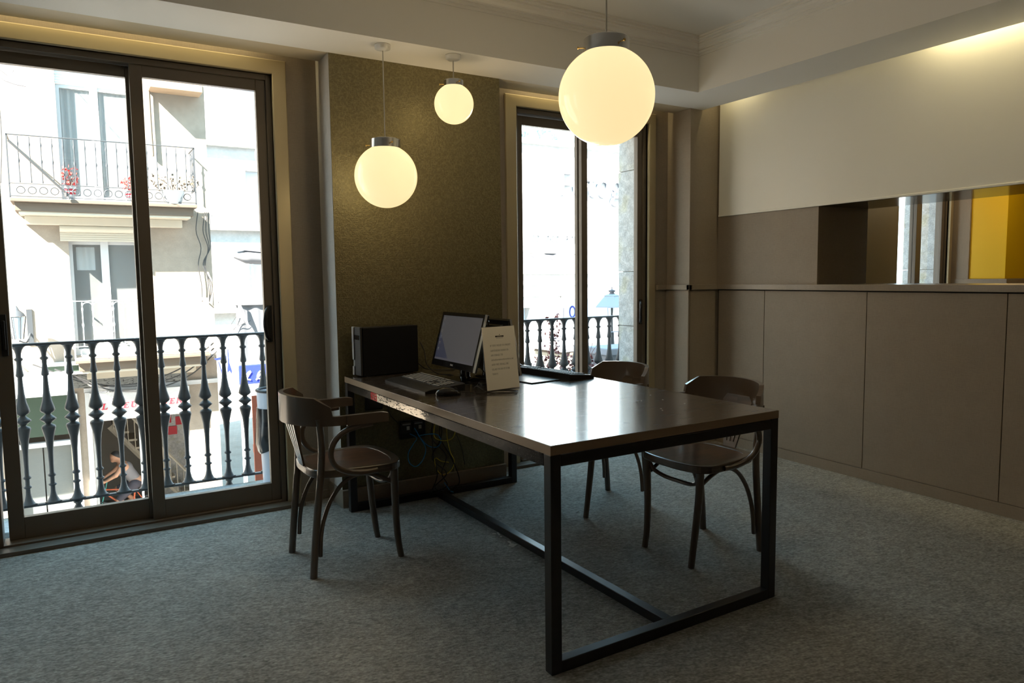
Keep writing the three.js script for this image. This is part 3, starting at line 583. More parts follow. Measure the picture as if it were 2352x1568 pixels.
// ------------------------------------------------------------------ wall sockets and cables under the table
{
  const s = thing('socket_box', 'black socket box with white outlets on the pier under the table', 'socket', [1.667, 0.4, ZP]);
  obj('plate', bx(-0.08, 0.08, -0.055, 0.055, 0.0, 0.02, 0.004), M.blackPlastic, s);
  for (const x of [-0.045, 0.03]) { const o = obj('outlet', bx(x - 0.03, x + 0.03, -0.02, 0.045, 0.02, 0.03, 0.004), M.darkPlastic, s); obj('label_strip', bx(x - 0.025, x + 0.025, 0.03, 0.038, 0.03, 0.0315), std([0.3, 0.3, 0.3]), o); obj('jack', bx(x + 0.0, x + 0.018, 0.0, 0.022, 0.03, 0.033, 0.001), std([0.55, 0.55, 0.52]), o); }
  const b = thing('wall_box', 'black cover plate high on the pier under the table edge', 'cover plate', [1.437, 0.573, ZP]);
  obj('plate', bx(-0.052, 0.052, -0.038, 0.038, 0, 0.012, 0.004), M.blackPlastic, b);
  obj('rim', bx(-0.042, 0.042, -0.028, 0.028, 0.012, 0.015, 0.002), M.darkPlastic, b);
  const blue = phy([0.015, 0.25, 0.6], { roughness: 0.45 }), yel = phy([0.75, 0.55, 0.04], { roughness: 0.45 });
  cable('network_cable', 'blue network cable in a big hanging loop under the table', [[1.635, 0.38, -3.84], [1.66, 0.36, -3.8], [1.62, 0.335, -3.76], [1.585, 0.29, -3.75], [1.59, 0.235, -3.75], [1.628, 0.207, -3.75], [1.67, 0.235, -3.75], [1.695, 0.3, -3.755], [1.675, 0.36, -3.78], [1.665, 0.41, -3.84]], 0.0027, blue);
  cable('network_cable', 'blue network cable in a smaller loop beside the socket box', [[1.67, 0.37, -3.8], [1.71, 0.38, -3.77], [1.77, 0.372, -3.76], [1.795, 0.33, -3.76], [1.77, 0.3, -3.76], [1.72, 0.31, -3.77], [1.69, 0.345, -3.79], [1.68, 0.375, -3.83]], 0.0027, blue);
  cable('network_cable', 'yellow network cable hanging in the thick bundle under the table', [[1.83, 0.7, -3.78], [1.835, 0.5, -3.76], [1.83, 0.35, -3.75], [1.85, 0.26, -3.75], [1.875, 0.2, -3.75], [1.85, 0.15, -3.75], [1.8, 0.132, -3.75], [1.76, 0.17, -3.75], [1.75, 0.24, -3.75], [1.79, 0.215, -3.75], [1.84, 0.2, -3.755]], 0.0027, yel, 90);
  cable('network_cable', 'yellow network cable crossing the dark cables under the table', [[1.9, 0.68, -3.78], [1.89, 0.42, -3.75], [1.86, 0.345, -3.74], [1.8, 0.335, -3.75], [1.755, 0.36, -3.76], [1.76, 0.42, -3.77], [1.8, 0.5, -3.78], [1.82, 0.68, -3.79]], 0.0027, yel);
  cable('network_cable', 'short blue cable end lying on the floor rail under the table', [[1.8, 0.09, -3.74], [1.815, 0.06, -3.72], [1.82, 0.045, -3.7], [1.83, 0.042, -3.68]], 0.0025, blue, 20);
  const bl = [['bundle', 1.745, 1.73, 0.0], ['bundle', 1.765, 1.76, 0.06], ['bundle', 1.785, 1.79, -0.05], ['bundle', 1.81, 1.86, 0.04]];
  ['black cable hanging at the left of the bundle under the table', 'black cable in the middle of the bundle under the table', 'black cable curling at the bottom of the bundle under the table', 'black cable at the right of the bundle under the table'].forEach((l, i) => {
    const [, xa, xb, w] = bl[i];
    cable('power_cable', l, [[xa, 0.7, -3.79], [xa + 0.01, 0.52, -3.78], [xa - w * 0.4, 0.36, -3.77], [xa + w, 0.24, -3.755], [xb + 0.03, 0.14, -3.745], [xb + w, 0.07, -3.74], [xb - 0.03, 0.05, -3.71], [xb + 0.03, 0.047, -3.7]], 0.0035, M.blackPlastic);
  });
  cable('power_cable', 'thin black cable running down the pier to the right of the bundle', [[1.9, 0.6, -3.865], [1.93, 0.4, -3.87], [1.99, 0.24, -3.875], [2.0, 0.14, -3.86]], 0.002, M.blackPlastic, 30);
  cable('power_cable', 'thin black cable from the side rail to the socket box', [[1.5, 0.65, -3.86], [1.53, 0.5, -3.87], [1.59, 0.43, -3.86]], 0.0025, M.blackPlastic, 24);
  const p = thing('power_adapter', 'grey power adapter lying on the rail at the foot of the cable bundle', 'adapter', [1.79, 0.04, -3.79]);
  obj('body', bx(-0.03, 0.03, 0, 0.028, -0.018, 0.018, 0.006), std([0.12, 0.12, 0.12]), p);
}
{ // crumbs on the table top
  const t = thing('crumbs', 'tiny white crumbs scattered on the right part of the table top', 'crumbs', [2.0, TY, -2.28]);
  for (const [x, z] of [[0, 0], [0.03, -0.012], [0.12, 0.02], [0.16, -0.1], [-0.03, 0.17], [-0.05, 0.2], [0.13, 0.14]]) obj('crumb', plate([[-0.004, -0.0015], [0.004, -0.002], [0.003, 0.002], [-0.002, 0.002]], 0.0016).rotateX(Math.PI / 2).rotateY(x * 40).translate(x, 0.0009, z), std([0.6, 0.58, 0.54], { roughness: 0.9 }), t);
}
{ // scraps on the carpet
  const paperBit = std([0.6, 0.58, 0.54], { roughness: 0.9 });
  for (const [l, x, z, s] of [['white paint flakes on the carpet under the table rail, upper group', 1.742, -3.02, 0.010], ['white paint flakes on the carpet under the table rail, lower group', 1.742, -2.9, 0.014], ['tiny white scrap on the carpet beside the far right chair', 2.29, -3.1, 0.008]]) {
    const t = thing('floor_scrap', l, 'scrap', [x, 0, z]), n = s === 0.008 ? 1 : 5;
    const g = []; for (let i = 0; i < n; i++) { const a = rr(0, 6); g.push(plate([[-s, -s * 0.4], [s * 0.9, -s * 0.5], [s, s * 0.3], [-s * 0.3, s * 0.6]], 0.002).rotateX(Math.PI / 2).rotateY(a).translate(rr(-0.02, 0.02) * (n > 1), 0.0015, rr(-0.04, 0.04) * (n > 1))); }
    obj('flakes', g, paperBit, t);
  }
}
// ------------------------------------------------------------------ the street outside
const YS = -3.4, ZF = -14.5;
const E = {
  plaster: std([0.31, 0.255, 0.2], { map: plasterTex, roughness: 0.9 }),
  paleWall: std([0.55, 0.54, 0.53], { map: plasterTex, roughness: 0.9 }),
  cream: std([0.45, 0.4, 0.32], { roughness: 0.8 }),
  slab: std([0.15, 0.115, 0.085], { map: plasterTex, roughness: 0.9 }),
  whitePaint: std([0.5, 0.5, 0.5], { roughness: 0.6 }),
  glass: phy([0.9, 0.92, 0.92], { roughness: 0.03, transmission: 0.92, thickness: 0 }),
  curtain: phy([0.34, 0.34, 0.33], { roughness: 0.95, transmission: 0.25, thickness: 0 }),
  innerWall: std([0.3, 0.27, 0.23], { roughness: 0.8 }),
  railBlack: std([0.04, 0.045, 0.05], { roughness: 0.5 }),
  railWhite: std([0.62, 0.64, 0.65], { roughness: 0.5 }),
  wire: std([0.03, 0.03, 0.03], { roughness: 0.6 }),
  red: std([0.45, 0.02, 0.035], { roughness: 0.6 }),
  redSoft: std([0.5, 0.06, 0.05], { roughness: 0.7 }),
  green: std([0.03, 0.055, 0.035], { roughness: 0.5 }),
  greyCloth: std([0.15, 0.15, 0.16], { roughness: 0.95, side: THREE.DoubleSide }),
  darkCloth: std([0.11, 0.11, 0.125], { roughness: 0.95, side: THREE.DoubleSide }),
  blue: std([0.015, 0.03, 0.3], { roughness: 0.6, side: THREE.DoubleSide }),
  redwood: std([0.24, 0.055, 0.025], { roughness: 0.6 }),
  skin: std([0.5, 0.27, 0.17], { roughness: 0.6 }),
  leafRed: std([0.17, 0.045, 0.05], { roughness: 0.5, side: THREE.DoubleSide }),
  leafPale: std([0.62, 0.74, 0.76], { roughness: 0.6, side: THREE.DoubleSide }),
  leafGreen: std([0.12, 0.2, 0.05], { roughness: 0.6, side: THREE.DoubleSide }),
};
struct('street_ground', 'pale paved street far below the windows', 'street', metre(bx(-40, 60, YS - 0.2, YS, -60, -4.36)), std([0.3, 0.285, 0.26], { map: plasterTex, roughness: 0.95 }));
const leafGeo = (() => { const g = new THREE.BufferGeometry(); g.setAttribute('position', new THREE.Float32BufferAttribute([0, 0, 0, 0.4, 0.5, 0.06, 0, 1, 0, -0.4, 0.5, 0.06], 3)); g.setIndex([0, 1, 2, 0, 2, 3]); g.computeVertexNormals(); return g; })();
function leaves(name, n, size, m, parent, place) {
  const im = new THREE.InstancedMesh(leafGeo, m, n), d = new THREE.Object3D();
  for (let i = 0; i < n; i++) { const p = place(i); d.position.set(...p); d.rotation.set(rr(-2, 2), rr(0, 6.3), rr(-2, 2)); d.scale.setScalar(size * rr(0.6, 1.3)); d.updateMatrix(); im.setMatrixAt(i, d.matrix); }
  im.name = name; im.userData.kind = 'stuff'; parent.add(im); return im;
}
{ // facade across the street with two balconies and two shop fronts
  const b = thing('apartment_building', 'old plastered building across the street with two balconies above a shop', 'building', [0, 0, 0]);
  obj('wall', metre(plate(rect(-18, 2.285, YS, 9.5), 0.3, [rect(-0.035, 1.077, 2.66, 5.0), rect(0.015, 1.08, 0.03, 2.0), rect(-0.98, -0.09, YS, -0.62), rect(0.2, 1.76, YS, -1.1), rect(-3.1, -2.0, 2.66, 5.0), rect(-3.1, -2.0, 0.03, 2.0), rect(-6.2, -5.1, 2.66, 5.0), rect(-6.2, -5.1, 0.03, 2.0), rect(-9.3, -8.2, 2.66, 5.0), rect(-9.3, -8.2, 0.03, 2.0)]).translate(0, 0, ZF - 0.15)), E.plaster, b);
  obj('side_wall', metre(bx(1.985, 2.285, YS, 9.5, ZF - 0.3, -24)), E.plaster, b);
  obj('back_room', [bx(-17.9, 1.98, YS, 9.4, -17.4, -17.6), bx(-18, -17.8, YS, 9.5, ZF - 0.3, -17.6)], E.innerWall, b);
  obj('floors', [bx(-17.9, 1.98, -0.35, 0.0, ZF - 0.3, -17.4), bx(-17.9, 1.98, 2.45, 2.65, ZF - 0.3, -17.4), bx(-17.9, 1.98, YS, YS + 0.05, ZF - 0.3, -17.4)], E.slab, b);
  // upper french door with roller shutter and curtains
  function doorUnit(name, label, x0, x1, y0, y1, shutter, curtain) {
    const d = new THREE.Group(); d.name = name; d.userData.label = label; b.add(d); const xm = (x0 + x1) / 2, w = 0.055;
    obj('frame', [bx(x0, x0 + w, y0, y1, ZF - 0.12, ZF - 0.2), bx(x1 - w, x1, y0, y1, ZF - 0.12, ZF - 0.2), bx(xm - 0.06, xm + 0.06, y0, y1, ZF - 0.1, ZF - 0.2), bx(x0 + w, x1 - w, y1 - 0.06, y1, ZF - 0.12, ZF - 0.2), bx(x0 + w, x1 - w, y0, y0 + 0.1, ZF - 0.12, ZF - 0.2)], E.whitePaint, d);
    for (const [a, c] of [[x0 + w, xm - 0.06], [xm + 0.06, x1 - w]]) obj('pane', bx(a, c, y0 + 0.1, y1 - 0.06, ZF - 0.15, ZF - 0.155), E.glass, d);
    if (shutter) for (let y = y1; y < shutter - 0.02; y += 0.045) obj('shutter_slat', bx(x0, x1, y + 0.002, y + 0.043, ZF - 0.1, ZF - 0.115, 0.006), E.railWhite, d);
    if (curtain) for (const [a, c] of [[x0 + 0.05, xm - 0.02], [xm + 0.02, x1 - 0.05]]) obj('curtain', band((t) => [lerp(a, c, t), ZF - 0.3 + 0.035 * Math.sin(t * 30 + a * 7)], y0 + 0.03, y1, 0.004, 60), E.curtain, d);
  }
  doorUnit('upper_door', 'curtained glass door under a half-closed shutter', -0.035, 1.077, 2.66, 4.62, 5.0, true);
  doorUnit('lower_door', 'white glass door behind the lower balcony', 0.015, 1.08, 0.03, 2.0, 0, false);
  for (const x of [-3.1, -6.2, -9.3]) { doorUnit('upper_door', 'curtained glass door', x, x + 1.1, 2.66, 4.62, 5.0, true); doorUnit('lower_door', 'white glass door', x, x + 1.1, 0.03, 2.0, 0, false); }
  obj('hanging_cloth', [band((t) => [lerp(0.12, 0.4, t), ZF - 0.26 + 0.01 * Math.sin(t * 14)], 1.5, 1.9, 0.006, 20)], E.whitePaint, b);
  obj('rolled_blind', [cyl(0.06, 0.06, -0.6, 0.6, 16).rotateZ(Math.PI / 2).translate(0.5, 2.2, ZF + 0.08), bx(-0.1, 1.1, 2.13, 2.17, ZF, ZF + 0.1, 0.006)], E.cream, b).userData.label = 'cream rolled-up slatted blind';
  for (let k = 0; k < 4; k++) obj('blind_slat', bx(-0.1, 1.1, 1.985 + k * 0.036, 2.018 + k * 0.036, ZF + 0.06, ZF + 0.075, 0.005), E.cream, b);
  // balconies
  const bal = lathe([[0, 0], [0.011, 0], [0.008, 0.05], [0.008, 0.3], [0.018, 0.34], [0.008, 0.38], [0.008, 0.56], [0.016, 0.6], [0.008, 0.64], [0.008, 0.72], [0, 0.72]], 8), ring = new THREE.TorusGeometry(0.055, 0.008, 6, 16);
  function balcony(name, x0, x1, y, m, pale, arched) {
    const g = new THREE.Group(); g.name = name; b.add(g); const z0 = ZF, z1 = ZF + 0.6;
    obj('slab', [bx(x0, x1, y - 0.06, y, z0, z1, 0.01), bx(x0 + 0.05, x1 - 0.05, y - 0.2, y - 0.06, z0, z1 - 0.08, 0.01)], E.slab, g);
    obj('moulding', [bx(x0 + 0.1, x1 - 0.1, y - 0.24, y - 0.2, z0, z1 - 0.1, 0.006), bx(x0 + 0.16, x1 - 0.2, y - 0.38, y - 0.24, z0, z0 + 0.16, 0.01)], pale, g);
    obj('rail', [bx(x0, x1, y + 0.97, y + 0.985, z1 - 0.03, z1, 0.004), bx(x0, x1, y + 0.22, y + 0.23, z1 - 0.025, z1 - 0.005), bx(x0, x1, y + 0.02, y + 0.032, z1 - 0.025, z1 - 0.005), bx(x0, x0 + 0.02, y + 0.97, y + 0.985, z0, z1), bx(x1 - 0.02, x1, y + 0.97, y + 0.985, z0, z1), bx(x0, x0 + 0.02, y, y + 0.98, z1 - 0.03, z1 - 0.01), bx(x1 - 0.02, x1, y, y + 0.98, z1 - 0.03, z1 - 0.01)], m, g);
    const n = Math.round((x1 - x0) / 0.15);
    for (let i = 1; i < n; i++) {
      const x = x0 + (x1 - x0) * i / n;
      obj('baluster', bal, m, g).position.set(x, y + 0.24, z1 - 0.015);
      obj('scroll', ring, m, g).position.set(x, y + 0.125, z1 - 0.015);
      if (arched) obj('arch', new THREE.TorusGeometry((x1 - x0) / n / 2, 0.008, 5, 10, Math.PI), m, g).position.set(x + (x1 - x0) / n / 2, y + 0.88, z1 - 0.015);
    }
    for (let k = 0; k < 3; k++) obj('baluster', bal, m, g).position.set(x1 - 0.01, y + 0.24, z0 + 0.12 + k * 0.16);
  }
  balcony('upper_balcony', -0.735, 1.99, 2.63, E.railBlack, E.cream, false);
  balcony('lower_balcony', 0.0, 2.1, 0.0, E.railWhite, E.cream, true);
  // cornice bands over the shops
  obj('green_band', bx(-0.42, 1.5, -0.22, -0.11, ZF, ZF + 0.2, 0.004), E.green, b);
  obj('pale_bands', [bx(-0.5, 2.2, -0.11, -0.06, ZF, ZF + 0.25, 0.006), bx(-0.5, 1.6, -0.27, -0.22, ZF, ZF + 0.22, 0.006), bx(0.11, 0.19, YS, -0.62, ZF, ZF + 0.08), bx(-0.09, 0.0, YS, -0.62, ZF, ZF + 0.05)], E.whitePaint, b);
  const graffiti = tex(512, 128, (() => { const a = noise2(12, 301), c = noise2(60, 302); return (u, v) => { const k = 0.42 + 0.16 * (c(u, v) - 0.5) - (Math.abs(a(u * 2, v) - 0.5) < 0.04 ? 0.25 : 0); return [k, k, k * 0.97]; }; })(), true);
  obj('grey_band', bx(-0.1, 1.75, -0.52, -0.28, ZF, ZF + 0.14, 0.004), std(0xffffff, { map: graffiti, roughness: 0.8 }), b).userData.label = 'grey band with dark scrawls';
  obj('lower_cornice', bx(0.1, 2.285, -0.62, -0.54, ZF, ZF + 0.06, 0.004), E.paleWall, b);
  // shop interior: stair, stone wall with red panels, glass door
  for (let k = 0; k < 10; k++) obj('stair_tread', bx(0.55 + k * 0.13, 0.7 + k * 0.13, -1.5 - k * 0.17, -1.46 - k * 0.17, -16.6, -15.9), E.cream, b);
  obj('stair_string', rod([[0.5, -1.5, -15.88], [1.9, -3.33, -15.88]], 0.05, 2, 4), E.cream, b);
  obj('stair_handrail', rod([[0.5, -0.85, -15.86], [1.9, -2.68, -15.86]], 0.025, 2, 6), E.cream, b);
  for (let k = 0; k < 11; k++) obj('stair_baluster', bx(0.56 + k * 0.12, 0.575 + k * 0.12, -1.55 - k * 0.157, -0.95 - k * 0.157, -15.87, -15.85), E.cream, b);
  obj('stone_lining', metre(bx(1.35, 1.98, YS, -1.1, -16.2, -16.3)), M.stone, b);
  for (const [x, y] of [[1.42, -1.38], [1.62, -1.3], [1.45, -1.6], [1.7, -1.66], [1.55, -1.85]]) obj('red_panel', bx(x, x + 0.17, y, y + 0.17, -16.18, -16.2), E.red, b);
  obj('shop_window', [bx(0.2, 0.24, YS, -1.1, ZF - 0.08, ZF - 0.14), bx(0.92, 0.95, YS, -1.1, ZF - 0.08, ZF - 0.14), bx(1.72, 1.76, YS, -1.1, ZF - 0.08, ZF - 0.14)], E.whitePaint, b);
  // left shop: dark green board, closed door
  obj('shop_board', bx(-0.96, -0.12, -1.32, -0.64, ZF - 0.02, ZF - 0.1), E.green, b);
  obj('shop_lintel', bx(-0.98, -0.1, -1.5, -1.42, ZF + 0.02, ZF - 0.1), E.whitePaint, b);
  obj('shop_door', [bx(-0.94, -0.56, YS, -1.5, ZF - 0.1, ZF - 0.14), bx(-0.54, -0.14, YS, -1.5, ZF - 0.1, ZF - 0.14)], std([0.12, 0.13, 0.125]), b);
  obj('door_post', [bx(-0.98, -0.94, YS, -1.42, ZF, ZF - 0.1), bx(-0.14, -0.1, YS, -1.42, ZF, ZF - 0.1)], E.cream, b);
  obj('down_pipe', rod([[1.37, 4.8, ZF + 0.06], [1.37, 4.2, ZF + 0.06], [1.38, 3.5, ZF + 0.06]], 0.022, 8, 8), E.slab, b);
  obj('awning_box', bx(1.36, 2.2, 4.62, 4.9, ZF, ZF + 0.4, 0.01), std([0.4, 0.28, 0.18]), b);
}
const font = await new FontLoader().loadAsync('fonts/droid/droid_sans_regular.typeface.json');
const serif = await new FontLoader().loadAsync('fonts/droid/droid_serif_bold.typeface.json');
{ // shop sign
  const t = thing('shop_sign', 'long white shop sign with red capital letters below the lower balcony across the street', 'sign', [0.97, -0.83, ZF + 0.2]);
  obj('board', bx(-0.79, 0.79, -0.29, 0.21, -0.2, 0, 0.01), E.paleWall, t);
  let x = -0.74; const g = [];
  for (const ch of 'EL TEU DISSENY') { if (ch !== ' ') { const q = new TextGeometry(ch, { font: serif, size: 0.105, depth: 0.012, curveSegments: 3 }); q.applyMatrix4(new THREE.Matrix4().makeShear(0, 0, 0.22, 0, 0, 0)); q.translate(x, -0.09, 0); g.push(q); } x += ch === ' ' ? 0.1 : ch === 'I' ? 0.075 : 0.112; }
  obj('lettering', g, E.red, t).userData.label = 'slanted red letters';
}
{ // white shop awning at the left
  const t = thing('shop_awning', 'flat white shop awning at the left of the street below the wall lantern', 'awning', [-0.52, -0.2, ZF]);
  obj('canopy', bx(-2.6, 0.42, -0.06, 0.0, 0, 0.9, 0.01), E.whitePaint, t);
  obj('valance', bx(-2.6, 0.42, -0.32, -0.04, 0.86, 0.9, 0.01), E.whitePaint, t);
  obj('stay', [rod([[0.38, 0.35, 0.02], [0.38, 0, 0.85]], 0.012, 2, 6), rod([[-0.45, 0.35, 0.02], [-0.45, 0, 0.85]], 0.012, 2, 6)], E.whitePaint, t);
}
{ // lantern on the wall
  const t = thing('wall_lantern', 'blue-grey street lantern fixed to the building at the far left', 'lantern', [-0.77, 0.55, ZF + 0.35]);
  obj('roof', lathe([[0.14, 0.2], [0.11, 0.25], [0.05, 0.3], [0.02, 0.36], [0, 0.38]], 6), E.railBlack, t);
  obj('glass', lathe([[0.07, -0.16], [0.12, 0.19]], 6), std([0.3, 0.36, 0.4], { roughness: 0.2 }), t);
  obj('cage', [...Array(6)].map((_, k) => { const a = k * Math.PI / 3; return rod([[0.075 * Math.cos(a), -0.17, 0.075 * Math.sin(a)], [0.125 * Math.cos(a), 0.2, 0.125 * Math.sin(a)]], 0.008, 2, 5); }), E.railBlack, t);
  obj('bracket', [rod([[0.02, -0.2, 0], [0.1, -0.24, -0.1], [0.16, -0.1, -0.34]], 0.014, 12, 6), bx(0.12, 0.2, -0.3, 0.3, -0.35, -0.33)], E.railBlack, t);
}
// cables on the corner of the building
for (const [l, dx, n] of [['black cable bundle running down the corner of the building across the street', 0, 3], ['thin black cable looping beside the corner of the building across the street', -0.12, 1]]) {
  const t = thing('facade_cable', l, 'cable', [2.2 + dx, 0, ZF + 0.03]);
  for (let k = 0; k < n; k++) obj('strand', rod([[0.03 * k, 2.55, 0], [-0.05 + 0.05 * k, 2.2, 0.02], [0.02 + 0.02 * k, 1.9, 0.02], [-0.02 * k - 0.04, 1.6, 0.03], [0.03 * k, 1.2, 0.02], [0.0, 0.9, 0.01]], 0.008, 30, 5), E.wire, t);
}
for (const [l, y, sag, x0, x1] of [['dark cable sagging in front of the grey shop band', -0.3, 0.28, -0.3, 2.2], ['dark cable sagging lower in front of the grey shop band', -0.36, 0.32, -0.2, 2.25], ['black cable sagging above the white shop sign', -0.2, 0.36, -0.6, 2.2]]) {
  const t = thing('street_cable', l, 'cable', [0, 0, ZF + 0.3]);
  obj('strand', rod([[x0, y + 0.15, 0], [lerp(x0, x1, 0.3), y - sag * 0.7, 0], [lerp(x0, x1, 0.55), y - sag * 0.8, 0], [lerp(x0, x1, 0.8), y - sag * 0.2, 0], [x1, y + 0.35, 0]], 0.012, 40, 5), E.wire, t);
}
for (const [l, x, w, h, r, g] of [['white pot with red bands and red flowers on the upper balcony', 0.09, 0.085, 0.3, 90, 0], ['pot of red flowers on the upper balcony beside the window mullion', 0.98, 0.1, 0.24, 160, 0], ['dry brown plants in pots at the right corner of the upper balcony', 1.62, 0.2, 0.3, 160, 1]]) {
  const t = thing('flower_pot', l, 'plant', [x, 2.63, ZF + 0.48]);
  obj('pot', lathe([[0, 0], [w * 0.65, 0], [w, h * 0.75], [w * 1.05, h * 0.75], [w * 0.95, h * 0.72]], 16), E.whitePaint, t);
  if (!g) obj('pot_band', [lathe([[w * 0.79, h * 0.3], [w * 0.86, h * 0.42]], 16), lathe([[w * 0.9, h * 0.5], [w * 0.96, h * 0.6]], 16)], E.red, t);
  obj('stem', [...Array(4)].map((_, k) => rod([[0, h * 0.6, 0], [0.05 * Math.cos(k * 1.7), h * 1.1, 0.05 * Math.sin(k * 1.7)], [0.12 * Math.cos(k * 1.7) * (1 + g), h * 1.5, 0.1 * Math.sin(k * 1.7)]], 0.006, 8, 5)), E.slab, t);
  leaves('leaves', r, 0.055, g ? E.slab : E.redSoft, t, () => [rr(-1.3, 1.3) * w * (1 + g * 0.6), h * rr(0.75, 1.7), rr(-0.08, 0.1)]);
}
{ // pole leaning on the balcony
  const t = thing('leaning_pole', 'black pole leaning across the upper balcony railing across the street', 'pole', [0, 0, ZF + 0.66]);
  obj('shaft', rod([[-0.7, 3.5, 0], [0.03, 2.72, 0]], 0.02, 2, 6), E.wire, t);
  obj('tip', cyl(0.03, 0.03, -0.03, 0.03, 8).translate(0.03, 2.7, 0), E.wire, t);
}
{ // cyclist in the shop entrance
  const field = (name, joints, bones, res, pad, mat, parent, k = 0.03) => {
    const b = new THREE.Box3(); for (const [p, r] of Object.values(joints)) b.union(new THREE.Box3(V(p[0] - r - pad, p[1] - r - pad, p[2] - r - pad), V(p[0] + r + pad, p[1] + r + pad, p[2] + r + pad)));
    const c = b.getCenter(V()), s = b.getSize(V()), h = Math.max(s.x, s.y, s.z) / 2, mc = new MarchingCubes(res, mat, false, false, 200000);
    mc.isolation = 0; const q = V(), pa = V(), ba = V();
    const bs = bones.map(([a, d]) => [V(...joints[a][0]), V(...joints[d][0]), joints[a][1], joints[d][1]]);
    for (let z = 0; z < res; z++) for (let y = 0; y < res; y++) for (let x = 0; x < res; x++) {
      q.set((x - res / 2) / (res / 2), (y - res / 2) / (res / 2), (z - res / 2) / (res / 2)).multiplyScalar(h).add(c);
      let d = 1e3;
      for (const [a, e, ra, re] of bs) {
        pa.copy(q).sub(a); ba.copy(e).sub(a); const t = clamp(pa.dot(ba) / Math.max(1e-9, ba.lengthSq()));
        const di = pa.addScaledVector(ba, -t).length() - lerp(ra, re, t), m = clamp(0.5 + 0.5 * (d - di) / k); d = lerp(d, di, m) - k * m * (1 - m);
      }
      mc.field[x + y * res + z * res * res] = -d;
    }
    mc.update();
    const g = new THREE.BufferGeometry(), n = mc.count;
    g.setAttribute('position', new THREE.BufferAttribute(mc.positionArray.slice(0, n * 3), 3)); g.setAttribute('normal', new THREE.BufferAttribute(mc.normalArray.slice(0, n * 3), 3));
    return g.scale(h, h, h).translate(c.x, c.y, c.z);
  };
  const P = [0.7, YS + 0.05, ZF - 0.8];
  const bike = thing('bicycle', 'orange and teal bicycle under the rider in front of the shop', 'bicycle', P);
  const orange = std([0.6, 0.12, 0.04], { roughness: 0.4 }), teal = std([0.05, 0.3, 0.26], { roughness: 0.4 });
  for (const x of [-0.56, 0.46]) { const w = obj('wheel', [new THREE.TorusGeometry(0.31, 0.02, 8, 36).translate(x, 0.33, 0)], E.wire, bike); obj('spokes', [...Array(8)].map((_, k) => rod([[x, 0.33, 0], [x + 0.3 * Math.cos(k * 0.785), 0.33 + 0.3 * Math.sin(k * 0.785), 0]], 0.003, 2, 4)), M.chrome, w); }
  obj('frame', [rod([[-0.42, 0.82, 0], [0.1, 0.33, 0]], 0.02, 2, 8), rod([[-0.4, 0.9, 0], [0.16, 0.82, 0]], 0.018, 2, 8), rod([[0.1, 0.33, 0], [0.18, 0.9, 0]], 0.018, 2, 8), rod([[0.1, 0.33, 0], [0.46, 0.33, 0]], 0.013, 2, 6), rod([[0.17, 0.82, 0], [0.46, 0.33, 0]], 0.011, 2, 6)], orange, bike);
  obj('fork', [rod([[-0.4, 0.95, 0], [-0.56, 0.33, 0]], 0.016, 2, 8), rod([[-0.37, 1.08, 0], [-0.41, 0.9, 0]], 0.014, 2, 8)], teal, bike);
  obj('handlebar', rod([[-0.46, 1.1, -0.28], [-0.42, 1.1, -0.12], [-0.38, 1.09, 0], [-0.42, 1.1, 0.12], [-0.46, 1.1, 0.28]], 0.014, 20, 8), M.chrome, bike);
  obj('saddle', bx(0.08, 0.32, 0.9, 0.95, -0.07, 0.07, 0.02), E.wire, bike);
  obj('crank', [rod([[0.1, 0.33, 0.05], [0.1, 0.17, 0.08]], 0.01, 2, 6), bx(0.05, 0.15, 0.15, 0.17, 0.06, 0.16), rod([[0.1, 0.33, -0.05], [0.1, 0.49, -0.08]], 0.01, 2, 6), bx(0.05, 0.15, 0.48, 0.5, -0.16, -0.06)], M.chrome, bike);
  const per = thing('person', 'person in a grey sleeveless top riding the bicycle, leaning forward with head down', 'person', P); per.scale.setScalar(0.85); bike.scale.setScalar(0.85);
  const J = { pelvis: [[0.2, 1.0, 0], 0.13], waist: [[0.12, 1.14, 0], 0.115], chest: [[-0.0, 1.34, 0], 0.13], neck: [[-0.1, 1.5, 0], 0.055], head: [[-0.17, 1.6, 0], 0.092], chin: [[-0.235, 1.53, 0], 0.045], brow: [[-0.2, 1.63, 0], 0.09] };
  const B = [['pelvis', 'waist'], ['waist', 'chest'], ['chest', 'neck'], ['neck', 'head'], ['head', 'chin'], ['head', 'brow']];
  for (const s of [-1, 1]) Object.assign(J, { ['sh' + s]: [[-0.06, 1.42, s * 0.17], 0.06], ['el' + s]: [[-0.2, 1.25, s * 0.27], 0.042], ['wr' + s]: [[-0.41, 1.13, s * 0.22], 0.029], ['hip' + s]: [[0.16, 0.96, s * 0.1], 0.1], ['kn' + s]: [[-0.16, s > 0 ? 0.66 : 0.86, s * 0.11], 0.062], ['an' + s]: [[0.13, s > 0 ? 0.25 : 0.58, s * 0.11], 0.04], ['toe' + s]: [[-0.03, s > 0 ? 0.2 : 0.53, s * 0.115], 0.032] }),
    B.push(['chest', 'sh' + s], ['sh' + s, 'el' + s], ['el' + s, 'wr' + s], ['pelvis', 'hip' + s], ['hip' + s, 'kn' + s], ['kn' + s, 'an' + s], ['an' + s, 'toe' + s]);
  const body = [field('body', J, B, 96, 0.03, E.skin, per)];
